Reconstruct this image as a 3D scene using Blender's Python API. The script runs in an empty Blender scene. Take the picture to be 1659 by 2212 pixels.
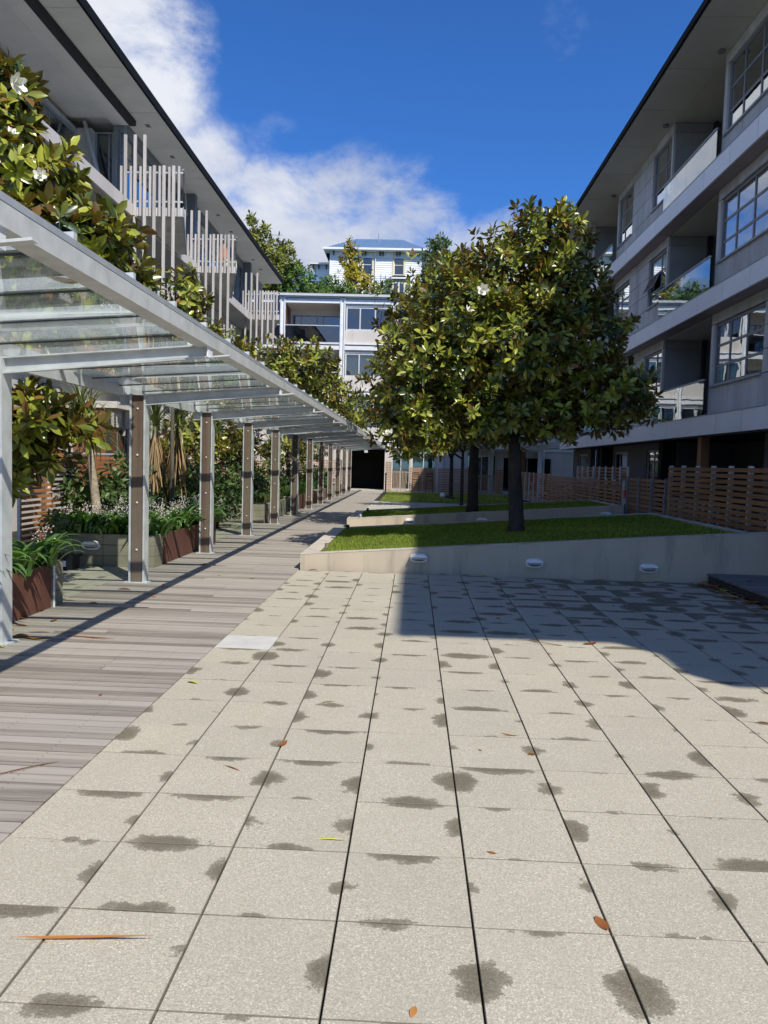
import bpy, math, random
import numpy as np
from mathutils import Vector, Matrix
random.seed(7); rng = np.random.default_rng(7)
S = bpy.context.scene; COL = S.collection
PI = math.pi
# ------------------------------------------------------------------ camera
CAM_R = (0.99888212, 0.03812894, 0.02794085); CAM_D = (0.03026653, -0.06184695, -0.99762663); CAM_F = (-0.03631039, 0.99735708, -0.06293184)
cd = bpy.data.cameras.new('camera'); cam = bpy.data.objects.new('camera', cd); COL.objects.link(cam)
n_ = math.sqrt(sum(a * a for a in CAM_F))
R_ = Vector(CAM_R).normalized(); F_ = Vector(CAM_F).normalized(); U_ = R_.cross(F_).normalized(); R_ = F_.cross(U_)
cam.matrix_world = Matrix(((R_.x, U_.x, -F_.x, 0), (R_.y, U_.y, -F_.y, 0), (R_.z, U_.z, -F_.z, 1.6), (0, 0, 0, 1)))
cd.sensor_fit = 'VERTICAL'; cd.sensor_height = 36; cd.lens = 36 * 1661 / 2212
cd.clip_start = .05; cd.clip_end = 3000
S.camera = cam
S.render.resolution_x = 768; S.render.resolution_y = 1024
S.view_settings.view_transform = 'Standard'; S.view_settings.look = 'None'; S.view_settings.exposure = 0.15
S.view_settings.gamma = 1; S.view_settings.use_curve_mapping = False
# ------------------------------------------------------------------ sun + sky
SUNV = Vector((.517, -.72, 1)).normalized()
ELEV = math.asin(SUNV.z); AZ = math.atan2(SUNV.x, SUNV.y)
sd = bpy.data.lights.new('sun', 'SUN'); sd.energy = 5.0; sd.angle = math.radians(.5); sd.color = (1, .945, .855)
sun = bpy.data.objects.new('sun', sd); COL.objects.link(sun); sun.rotation_euler = SUNV.to_track_quat('Z', 'Y').to_euler(); sun.location = (20, -30, 60)
world = bpy.data.worlds.new("World"); S.world = world; world.use_nodes = True
NT = world.node_tree; NT.nodes.clear()
def wn(t, **k):
    n = NT.nodes.new(t)
    for a, v in k.items(): setattr(n, a, v)
    return n
def wmath(op, a, b=None, clamp=False):
    n = wn('ShaderNodeMath', operation=op, use_clamp=clamp)
    for i, v in enumerate((a, b)):
        if v is None: continue
        if isinstance(v, (int, float)): n.inputs[i].default_value = v
        else: NT.links.new(v, n.inputs[i])
    return n.outputs[0]
sky = wn('ShaderNodeTexSky', sky_type='NISHITA', sun_disc=False, sun_elevation=ELEV, sun_rotation=AZ, air_density=1.0, dust_density=.3, ozone_density=2.5)
tint = wn('ShaderNodeMix', data_type='RGBA', blend_type='MULTIPLY'); tint.inputs[0].default_value = 1
NT.links.new(sky.outputs[0], tint.inputs[6]); tint.inputs[7].default_value = (.37, .83, 1.50, 1)
bg = wn('ShaderNodeBackground'); bg.inputs[1].default_value = .094; NT.links.new(tint.outputs[2], bg.inputs[0])
tc = wn('ShaderNodeTexCoord'); D_ = tc.outputs['Generated']
def wnoise(scale, detail, rough, off=(0, 0, 0), zs=1.6, dist=0.):
    mp = wn('ShaderNodeMapping'); mp.inputs['Scale'].default_value = (1, 1, zs); mp.inputs['Location'].default_value = off
    NT.links.new(D_, mp.inputs[0])
    n = wn('ShaderNodeTexNoise'); n.inputs['Scale'].default_value = scale; n.inputs['Detail'].default_value = detail
    n.inputs['Roughness'].default_value = rough; n.inputs['Distortion'].default_value = dist
    NT.links.new(mp.outputs[0], n.inputs['Vector']); return n.outputs['Fac']
def pdir(x, y):   # direction of a point of the sky
    v = Vector(CAM_R) * (x - 829.5) + Vector(CAM_D) * (y - 1106) + Vector(CAM_F) * 1661
    return v.normalized()
def blob(x, y, deg, gain=1.0):
    d = pdir(x, y)
    dp = wn('ShaderNodeVectorMath', operation='DOT_PRODUCT'); NT.links.new(D_, dp.inputs[0]); dp.inputs[1].default_value = d
    m = wn('ShaderNodeMapRange'); m.inputs[1].default_value = math.cos(math.radians(deg)); m.inputs[2].default_value = math.cos(math.radians(deg * .35))
    m.inputs[3].default_value = 0; m.inputs[4].default_value = gain; NT.links.new(dp.outputs['Value'], m.inputs[0]); return m.outputs[0]
acc = None
for b in [(120, 20, 9, 1.1), (255, 110, 7.5, 1.1), (330, 230, 5, .8), (60, 300, 12, 1), (410, 380, 5.5, .75), (480, 580, 7, 1.0), (620, 520, 7, 1.0), (760, 520, 7.5, 1.05), (900, 540, 7.5, 1.05),
          (1040, 610, 8, 1.0), (-350, 300, 22, 1), (930, 400, 3, .35), (590, 305, 3.6, .36), (1225, 55, 3.4, .36), (1900, 700, 12, .8)]:
    o = blob(*b); acc = o if acc is None else wmath('MAXIMUM', acc, o)
gen = wn('ShaderNodeMapRange'); gen.inputs[1].default_value = .46; gen.inputs[2].default_value = .62; NT.links.new(wnoise(1.6, 3, .5, (3, 1, 2)), gen.inputs[0])
back = wn('ShaderNodeSeparateXYZ'); NT.links.new(D_, back.inputs[0])
bk = wn('ShaderNodeMapRange'); bk.inputs[1].default_value = .55; bk.inputs[2].default_value = .1; NT.links.new(back.outputs[1], bk.inputs[0])  # unseen cloud cover behind the camera, added to neutralise the ambient light
acc = wmath('MAXIMUM', acc, wmath('MULTIPLY', gen.outputs[0], wmath('MULTIPLY', bk.outputs[0], .95)))
nz = wmath('ADD', wmath('MULTIPLY', wmath('SUBTRACT', wnoise(8, 12, .64, dist=.25), .5), 1.5), wmath('MULTIPLY', wmath('SUBTRACT', wnoise(3.2, 3, .5, (5, 2, 1)), .5), .7))
cm = wn('ShaderNodeMapRange', interpolation_type='SMOOTHSTEP'); cm.inputs[1].default_value = .22; cm.inputs[2].default_value = .78
NT.links.new(wmath('ADD', wmath('MULTIPLY', nz, wmath('MINIMUM', wmath('ADD', .25, acc), 1.)), wmath('MULTIPLY', acc, .72)), cm.inputs[0])
cc = wn('ShaderNodeValToRGB'); cc.color_ramp.elements[0].color = (.52, .57, .70, 1); cc.color_ramp.elements[1].color = (.93, .95, 1.0, 1)
cc.color_ramp.elements[0].position = .12; cc.color_ramp.elements[1].position = .52
mz = wn('ShaderNodeMapRange'); mz.inputs[1].default_value = .2; mz.inputs[2].default_value = .5; mz.inputs[3].default_value = -.22; mz.inputs[4].default_value = .22; NT.links.new(back.outputs[2], mz.inputs[0])
NT.links.new(wmath('ADD', wnoise(5, 6, .6, (1, 4, 9)), wmath('SUBTRACT', mz.outputs[0], .16)), cc.inputs[0])
bg2 = wn('ShaderNodeBackground'); bg2.inputs[1].default_value = .86; NT.links.new(cc.outputs[0], bg2.inputs[0])
mx = wn('ShaderNodeMixShader'); NT.links.new(wmath('MULTIPLY', cm.outputs[0], .93), mx.inputs[0]); NT.links.new(bg.outputs[0], mx.inputs[1]); NT.links.new(bg2.outputs[0], mx.inputs[2])
wo = wn('ShaderNodeOutputWorld'); NT.links.new(mx.outputs[0], wo.inputs[0])

# ------------------------------------------------------------------ materials
MATS = {}
class NB:
    def __init__(s, name):
        s.m = bpy.data.materials.new(name); s.m.use_nodes = True; s.t = s.m.node_tree; s.t.nodes.clear()
        s.out = s.t.nodes.new('ShaderNodeOutputMaterial')
    def n(s, t, ins=None, **k):
        n = s.t.nodes.new(t)
        for a, v in k.items(): setattr(n, a, v)
        for i, v in (ins or {}).items(): s.put(n.inputs[i], v)
        return n
    def put(s, sock, v):
        if isinstance(v, bpy.types.NodeSocket): s.t.links.new(v, sock)
        else:
            if sock.type == 'RGBA' and len(v) == 3: v = (*v, 1)
            sock.default_value = v
    def mth(s, op, a, b=0., clamp=False): return s.n('ShaderNodeMath', {0: a, 1: b}, operation=op, use_clamp=clamp).outputs[0]
    def mix(s, f, a, b, mode='MIX'): return s.n('ShaderNodeMix', {0: f, 6: a, 7: b}, data_type='RGBA', blend_type=mode).outputs[2]
    def rng(s, v, a, b, c=0., d=1., smooth=False):
        return s.n('ShaderNodeMapRange', {0: v, 1: a, 2: b, 3: c, 4: d}, interpolation_type='SMOOTHSTEP' if smooth else 'LINEAR').outputs[0]
    def pos(s, off=True):
        p = s.n('ShaderNodeNewGeometry').outputs['Position']
        return p
    def noise(s, vec, scale, detail=4, rough=.55, st=(1, 1, 1), dist=0.):
        mp = s.n('ShaderNodeMapping', {0: vec, 3: st}).outputs[0]
        return s.n('ShaderNodeTexNoise', {'Vector': mp, 'Scale': scale, 'Detail': detail, 'Roughness': rough, 'Distortion': dist}).outputs['Fac']
    def rand(s): return s.n('ShaderNodeObjectInfo').outputs['Random']
    def bump(s, h, strength=.3, dist=.01): return s.n('ShaderNodeBump', {'Height': h, 'Strength': strength, 'Distance': dist}).outputs[0]
    def bsdf(s, col, rough=.6, normal=None, **k):
        b = s.n('ShaderNodeBsdfPrincipled', {'Base Color': col, 'Roughness': rough})
        if normal is not None: s.put(b.inputs['Normal'], normal)
        for a, v in k.items(): s.put(b.inputs[a.replace('_', ' ')], v)
        return b.outputs[0]
    def done(s, sh, key): s.put(s.out.inputs[0], sh); MATS[key] = s.m; return s.m
def plain(key, col, rough=.6, var=.12, scale=3., bump=.15, bscale=60, randv=.0, metallic=0., spec=.5, st=(1, 1, 1), stain=None):
    b = NB(key); p = b.pos()
    f = b.noise(p, scale, 6, .6, st)
    lo = tuple(c * (1 - var * 1.6) for c in col); hi = tuple(min(1, c * (1 + var * 1.2)) for c in col)
    c = b.mix(b.rng(f, .3, .7), lo, hi)
    if randv: c = b.mix(1., c, b.n('ShaderNodeCombineColor', {0: (v := b.rng(b.rand(), 0, 1, 1 - randv, 1 + randv)), 1: v, 2: v}).outputs[0], 'MULTIPLY')
    if stain:
        sf = b.noise(p, stain[1], 5, .65, stain[2]); c = b.mix(b.mth('MULTIPLY', b.rng(sf, .5, .72, 0, 1, True), stain[3]), c, stain[0])
    h = b.noise(p, bscale, 3, .6)
    return b.done(b.bsdf(c, b.rng(f, .3, .7, rough - .06, min(1, rough + .06)), b.bump(h, bump, .01), Metallic=metallic, Specular_IOR_Level=spec), key)

plain('steel', (.60, .62, .61), .45, .10, 6, .06, 40, metallic=.15, stain=((.62, .64, .65), 25, (1, 1, 1), .35))
plain('steel_white', (.74, .76, .77), .5, .06, 4, .04, 40)
plain('alu_dark', (.17, .185, .20), .45, .08, 5, .03, 50)
plain('alu_mid', (.33, .36, .39), .45, .08, 5, .03, 50)
plain('alu_win', (.20, .215, .235), .45, .08, 5, .03, 50)
plain('alu_pale', (.55, .57, .58), .45, .05, 5, .03, 50)
plain('band_metal', (.82, .85, .88), .38, .04, 1.2, .02, 8, randv=.05, spec=.6)
plain('band_soffit', (.40, .33, .34), .6, .06, 1.2, .02, 8, randv=.05)
plain('clad_conc', (.58, .575, .56), .75, .13, 1.4, .12, 40, randv=.06, st=(1, 1, .45), stain=((.30, .295, .28), 1.2, (2, 2, .35), .5))
plain('clad_dark', (.31, .315, .32), .7, .10, 1.5, .08, 60, randv=.08)
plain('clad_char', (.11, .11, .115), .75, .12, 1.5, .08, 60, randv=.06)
plain('soffit', (.86, .86, .81), .7, .05, .8, .03, 30, randv=.03, stain=((.70, .70, .65), .9, (1, 2.5, 1), .4))
plain('soffit_dim', (.56, .56, .50), .7, .05, .8, .03, 30, randv=.03)  # darker copy of soffit for the side with less bounced light
plain('fascia', (.010, .011, .012), .8, .2, 2, .02, 20, spec=.15)
plain('beam_dark', (.05, .055, .058), .7, .1, 2, .02, 20, spec=.2)
plain('interior', (.035, .035, .036), .8, .2, 2, .02, 20)  # near-black colour stands for the darkness of unlit rooms
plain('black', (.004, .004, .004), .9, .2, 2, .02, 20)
plain('blind', (.72, .78, .76), .6, .05, 1.5, .02, 20, st=(1, 1, 4))
plain('render_wall', (.60, .565, .52), .85, .07, 1.4, .10, 90, st=(1, 1, .35), stain=((.40, .37, .33), 2.2, (1, 1, .25), .5))
plain('low_wall', (.49, .42, .315), .8, .07, 1.6, .10, 120, st=(1, 1, .3), stain=((.22, .20, .165), 3.0, (1, 1, .16), .6))
plain('low_wall_cap', (.50, .45, .375), .8, .12, 3, .10, 120, stain=((.25, .23, .18), 5, (1, 1, 1), .7))
plain('sleeper_conc', (.26, .24, .175), .85, .16, 2.5, .25, 50, randv=.08, stain=((.19, .21, .11), 3, (1, 1, .6), .7))
plain('corten', (.135, .052, .034), .8, .16, 3, .12, 60, randv=.1, st=(1, 1, .3), stain=((.24, .10, .05), 2, (1, 1, .25), .4))
plain('soil', (.04, .03, .02), .95, .3, 20, .5, 60)
plain('joist', (.02, .018, .015), .9, .3, 5, .1, 20)
plain('ground', (.10, .095, .08), .9, .2, 1, .2, 20)
plain('hill', (.06, .085, .03), .95, .4, .5, .4, 5)
plain('plastic_black', (.012, .012, .013), .35, .1, 3, .02, 20)
plain('white_paint', (.80, .81, .80), .55, .05, .8, .03, 30)
plain('cream_paint', (.74, .69, .47), .55, .05, 2, .03, 30)
plain('roof_blue', (.12, .20, .32), .45, .08, 2, .03, 30)
plain('roof_felt', (.10, .10, .095), .85, .25, 2, .1, 40, stain=((.16, .17, .06), 3, (1, 1, 1), .6))
plain('red_plastic', (.55, .03, .03), .4, .1, 3, .02, 20)
plain('bark', (.10, .085, .065), .95, .3, 8, .6, 30, st=(1, 1, .35))
plain('bark_dark', (.055, .045, .036), .95, .3, 8, .6, 30, st=(1, 1, .5))
plain('bark_pale', (.30, .25, .18), .95, .25, 14, .6, 45, st=(1, 1, 1.8))
plain('globe', (.75, .75, .73), .3, .05, 3, .02, 20)
plain('brass', (.45, .38, .25), .35, .12, 10, .05, 20, metallic=.7)
plain('light_alu', (.86, .87, .87), .35, .04, 10, .05, 40)
plain('light_lens', (.22, .22, .20), .15, .1, 10, .05, 40)
plain('slate_stone', (.05, .05, .05), .85, .35, 20, .8, 30)
plain('door_brown', (.20, .085, .045), .5, .14, 2, .05, 40, st=(6, 6, .4))
plain('patch', (.50, .495, .455), .8, .06, 6, .06, 60)
plain('terracotta', (.42, .17, .09), .7, .1, 4, .05, 30)
plain('cloth_lilac', (.42, .38, .48), .9, .1, 4, .1, 60)
plain('petal', (.80, .79, .68), .55, .06, 20, .02, 30)
plain('blossom', (.56, .50, .46), .6, .08, 30, .02, 30)
plain('yellow', (.50, .46, .05), .5, .1, 10, .02, 30)

def wood(key, lo, hi, axis, rough=.75, randv=.2, gs=1., cool=None):
    b = NB(key); p = b.pos(); r = b.rand()
    off = b.n('ShaderNodeCombineXYZ', {0: b.mth('MULTIPLY', r, 37.), 1: b.mth('MULTIPLY', r, 11.), 2: b.mth('MULTIPLY', r, 53.)}).outputs[0]
    v = b.n('ShaderNodeVectorMath', {0: p, 1: off}, operation='ADD').outputs[0]
    st = {'X': (.9, 30, 30), 'Y': (30, .9, 30), 'Z': (30, 30, .9)}[axis]
    st = tuple(q * gs for q in st)
    g = b.noise(v, 2.2, 6, .72, st, .3); g2 = b.noise(v, 1.1, 3, .5, tuple(q * .35 for q in st))
    c = b.mix(b.rng(g, .3, .72), lo, hi)
    m = b.rng(r, 0, 1, 1 - randv, 1 + randv)
    c = b.mix(1., c, b.n('ShaderNodeCombineColor', {0: m, 1: m, 2: m}).outputs[0], 'MULTIPLY')
    if cool: c = b.mix(b.rng(b.mth('ADD', g2, b.mth('MULTIPLY', r, .25)), .45, .75, 0, .75, True), c, cool)
    if key == 'deck_wood':
        q = b.n('ShaderNodeSeparateXYZ', {0: p}); fx = b.mth('ABSOLUTE', b.mth('SUBTRACT', b.mth('FRACT', b.mth('DIVIDE', b.mth('ADD', q.outputs[0], 3.72), .4)), .5))
        fy = b.mth('ABSOLUTE', b.mth('SUBTRACT', b.mth('FRACT', b.mth('DIVIDE', b.mth('SUBTRACT', q.outputs[1], 1.2), .05)), .5))
        dd = b.mth('SQRT', b.mth('ADD', b.mth('POWER', b.mth('MULTIPLY', fx, .4), 2.), b.mth('POWER', b.mth('MULTIPLY', fy, .05), 2.)))
        c = b.mix(b.rng(dd, .0035, .006, .85, 0), c, (.05, .045, .04))
        edge = b.mth('ABSOLUTE', b.mth('SUBTRACT', b.mth('FRACT', b.mth('DIVIDE', b.mth('SUBTRACT', q.outputs[1], 1.1955), .1)), .5))
        c = b.mix(b.rng(edge, .40, .46, 0, .55), c, (.07, .06, .05))
    return b.done(b.bsdf(c, rough, b.bump(g, .35, .004)), key)
wood('deck_wood', (.15, .13, .105), (.44, .39, .32), 'X', .8, .36, 1., (.35, .32, .28))
wood('deck_dark', (.10, .10, .10), (.24, .235, .23), 'X', .8, .2)
wood('grey_wood_z', (.36, .335, .31), (.64, .61, .58), 'Z', .8, .14)
wood('post_wood', (.075, .036, .024), (.17, .09, .06), 'Z', .7, .2, .6, (.17, .14, .10))
wood('slat_orange_y', (.30, .115, .035), (.52, .235, .085), 'Y', .65, .14)
wood('slat_orange_x', (.30, .125, .05), (.50, .25, .11), 'X', .65, .14)
wood('slat_far_x', (.27, .145, .08), (.44, .28, .18), 'X', .65, .14)
wood('slat_brown_y', (.22, .105, .05), (.40, .21, .10), 'Y', .7, .16)
wood('slat_pale_z', (.26, .17, .11), (.42, .31, .22), 'Z', .7, .16)
wood('timber_z', (.20, .09, .035), (.33, .16, .07), 'Z', .65, .1)

# paving: exposed aggregate with wet marks seeping from the joints
PS = .4765; PX0 = -1.65; PY0 = 6.40
def paver_mat(key, base, wetgain=1.):
    b = NB(key); p = b.pos(); r = b.rand()
    sx = b.n('ShaderNodeSeparateXYZ', {0: p}); X, Y = sx.outputs[0], sx.outputs[1]
    sp = b.n('ShaderNodeTexVoronoi', {'Vector': p, 'Scale': 235.}); grain = sp.outputs['Color']
    g1 = b.n('ShaderNodeSeparateColor', {0: grain}).outputs[0]
    f = b.noise(p, 95, 3, .7); f2 = b.noise(p, 2.2, 5, .6)
    lo = tuple(c * .56 for c in base); hi = tuple(min(1, c * 1.28) for c in base)
    c = b.mix(b.mth('ADD', b.mth('MULTIPLY', g1, .6), b.rng(f, .3, .7, 0, .4)), lo, hi)
    pale = b.rng(g1, .93, .95, 0, .55); c = b.mix(pale, c, (.72, .69, .62))
    c = b.mix(b.rng(f2, .35, .7, 0, .45), c, tuple(q * .80 for q in base))
    m = b.rng(r, 0, 1, .965, 1.03)
    c = b.mix(1., c, b.n('ShaderNodeCombineColor', {0: m, 1: m, 2: b.mth('MULTIPLY', m, b.rng(r, .2, .9, 1.0, .99))}).outputs[0], 'MULTIPLY')
    # wet marks: one centred on the middle of every joint, size random per joint
    U = b.mth('DIVIDE', b.mth('SUBTRACT', X, PX0), PS); V = b.mth('DIVIDE', b.mth('SUBTRACT', Y, PY0), PS)
    dn = b.noise(p, 11, 9, .75); dn2 = b.noise(p, 4.5, 2, .5)
    def marks(u, v, lam, s0, seed, stretch):   # joint at integer u, mark centre at half v
        iu = b.mth('ROUND', u); iv = b.mth('FLOOR', v)
        wv = b.n('ShaderNodeTexWhiteNoise', {'Vector': b.n('ShaderNodeCombineXYZ', {0: iu, 1: iv, 2: seed}).outputs[0]}, noise_dimensions='3D')
        rr = wv.outputs['Value']; rc = b.n('ShaderNodeSeparateColor', {0: wv.outputs['Color']})
        du = b.mth('SUBTRACT', u, b.mth('ADD', iu, b.mth('MULTIPLY', b.mth('SUBTRACT', rc.outputs[0], .5), .05)))
        dv = b.mth('SUBTRACT', b.mth('SUBTRACT', v, iv), b.mth('ADD', .5, b.mth('MULTIPLY', b.mth('SUBTRACT', rc.outputs[1], .5), .25)))
        d = b.mth('SQRT', b.mth('ADD', b.mth('POWER', b.mth('MULTIPLY', du, lam), 2.), b.mth('POWER', b.mth('DIVIDE', dv, stretch), 2.)))
        size = b.rng(b.mth('POWER', rr, .85), .0, 1., .02, s0)
        nn = b.mth('ADD', b.mth('MULTIPLY', b.mth('SUBTRACT', dn, .5), .52), b.mth('MULTIPLY', b.mth('SUBTRACT', dn2, .5), .18))
        sg = b.mth('SIGN', b.mth('SUBTRACT', rc.outputs[2], .5)); one = b.mth('GREATER_THAN', b.mth('ABSOLUTE', b.mth('SUBTRACT', rc.outputs[2], .5)), .17)
        side = b.mth('MULTIPLY', one, b.mth('MULTIPLY', .5, b.mth('LESS_THAN', b.mth('MULTIPLY', b.mth('SUBTRACT', u, iu), sg), -.004)))
        return b.mth('SUBTRACT', size, b.mth('ADD', b.mth('ADD', d, side), nn))
    wetzone = b.mth('MULTIPLY', b.rng(X, .5, 2.6, 0, 1, True), b.rng(Y, 6.8, 8.6, 0, 1, True))
    e1 = marks(U, V, 1.2, .28, 1., 1.0); e2 = marks(V, U, 1.6, .30, 5., 1.4)
    e = b.mth('MAXIMUM', e1, e2)
    e = b.mth('ADD', e, b.mth('MULTIPLY', wetzone, .25))
    e = b.mth('ADD', e, b.mth('MULTIPLY', b.mth('SUBTRACT', b.noise(p, 1.3, 2, .5), .5), .12))
    wet = b.mth('MULTIPLY', b.mth('MULTIPLY', b.rng(e, 0, .014, 0, 1, True), b.rng(b.mth('ADD', e, b.mth('MULTIPLY', dn, .1)), .03, .16, .62, 1.)), .88 * wetgain)
    c2 = b.mix(wet, c, b.mix(1., c, (.30, .28, .23), 'MULTIPLY'))
    jv = b.mth('ABSOLUTE', b.mth('SUBTRACT', V, b.mth('ROUND', V))); ju = b.mth('ABSOLUTE', b.mth('SUBTRACT', U, b.mth('ROUND', U)))
    joint_dark = b.mth('MAXIMUM', b.rng(b.mth('ADD', jv, b.mth('MULTIPLY', b.mth('SUBTRACT', dn, .5), .012)), .007, .012, .5, 0), b.rng(ju, .009, .014, .5, 0))  # darker lines along the paver joints
    if wetgain > .5: c2 = b.mix(joint_dark, c2, (.10, .085, .06))
    h = b.mth('ADD', b.mth('MULTIPLY', g1, .5), f)
    return b.done(b.bsdf(c2, b.mth('SUBTRACT', .9, b.mth('MULTIPLY', wet, .25)), b.bump(h, .5, .003)), key)
paver_mat('paver', (.455, .418, .325)); paver_mat('paver_grey', (.435, .40, .312)); paver_mat('side_paver', (.33, .33, .24), .9); paver_mat('far_paver', (.44, .425, .37), .0)

def leafmat(key, top1, top2, under, rough=.32, trans=.25, spec=.6):
    b = NB(key); t = b.n('ShaderNodeAttribute', attribute_name='tint').outputs['Fac']; g = b.n('ShaderNodeNewGeometry')
    c = b.mix(t, top1, top2); c = b.mix(g.outputs['Backfacing'], c, b.mix(t, under, tuple(q * 1.5 for q in under)))
    s = b.bsdf(c, rough, Specular_IOR_Level=spec)
    tr = b.n('ShaderNodeBsdfTranslucent', {0: b.mix(1., c, (1.6, 1.9, .6), 'MULTIPLY')}).outputs[0]
    return b.done(b.n('ShaderNodeMixShader', {0: trans, 1: s, 2: tr}).outputs[0], key)
leafmat('leaf_magnolia', (.028, .055, .009), (.41, .43, .055), (.13, .10, .025), .30, .12, .6)  # dark-to-bright range imitates shaded and sunlit leaf clusters
leafmat('leaf_rust', (.12, .065, .018), (.25, .14, .03), (.22, .10, .03), .45, .2, .4)
leafmat('leaf_lily', (.055, .14, .022), (.18, .33, .06), (.09, .17, .045), .28, .2, .8)
leafmat('leaf_cabbage', (.10, .13, .035), (.24, .27, .09), (.13, .15, .06), .42, .25)
leafmat('leaf_dry', (.06, .045, .025), (.17, .125, .065), (.25, .17, .09), .7, .15, .2)
leafmat('leaf_shrub', (.045, .085, .022), (.14, .21, .055), (.05, .08, .03), .5, .25)
leafmat('leaf_bush', (.05, .11, .022), (.18, .28, .06), (.05, .09, .03), .55, .25, .3)
leafmat('leaf_conifer', (.26, .21, .02), (.62, .50, .05), (.15, .12, .02), .6, .25, .3)
leafmat('leaf_olive', (.13, .15, .03), (.36, .36, .07), (.10, .10, .03), .6, .25, .3)
leafmat('leaf_fallen', (.22, .07, .018), (.50, .22, .06), (.28, .11, .035), .55, .1, .4)
leafmat('grass', (.18, .24, .025), (.54, .56, .11), (.08, .14, .02), .6, .35, .3)
def glassmat(key, tint, ior=1.5, gain=1., rough=0.0, glint=(1, 1, 1)):
    b = NB(key)
    f0 = ((ior - 1) / (ior + 1)) ** 2
    fc = b.n('ShaderNodeLayerWeight', {0: .5}).outputs['Facing']
    fr = b.mth('ADD', f0, b.mth('MULTIPLY', b.mth('POWER', fc, 5.), 1 - f0))
    fr = b.mth('MINIMUM', b.mth('MULTIPLY', fr, gain), 1.)
    n = b.bump(b.noise(b.pos(), 1.1, 2, .5), .035, .05)
    gl = b.n('ShaderNodeBsdfGlossy', {'Color': glint, 'Roughness': rough, 'Normal': n}).outputs[0]
    tr = b.n('ShaderNodeBsdfTransparent', {0: tint}).outputs[0]
    sh = b.n('ShaderNodeMixShader', {0: fr, 1: tr, 2: gl}).outputs[0]
    if key == 'canopy_glass':   # a film of dust and dried water marks
        df = b.mth('MULTIPLY', b.rng(b.noise(b.pos(), 5, 8, .7, (1, 2.5, 1)), .38, .75, .015, .13), 1.)
        sh = b.n('ShaderNodeMixShader', {0: df, 1: sh, 2: b.n('ShaderNodeBsdfTranslucent', {0: (.62, .68, .62, 1)}).outputs[0]}).outputs[0]
    return b.done(sh, key)
glassmat('pane', (.50, .56, .56), 1.6, 3.0)
glassmat('pane_blue', (.22, .28, .34), 1.6, 3.4)
glassmat('balustrade', (.78, .84, .82), 1.52, 1.9)
glassmat('canopy_glass', (.965, .985, .975), 1.45, 1.15, .01)
M = MATS
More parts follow.
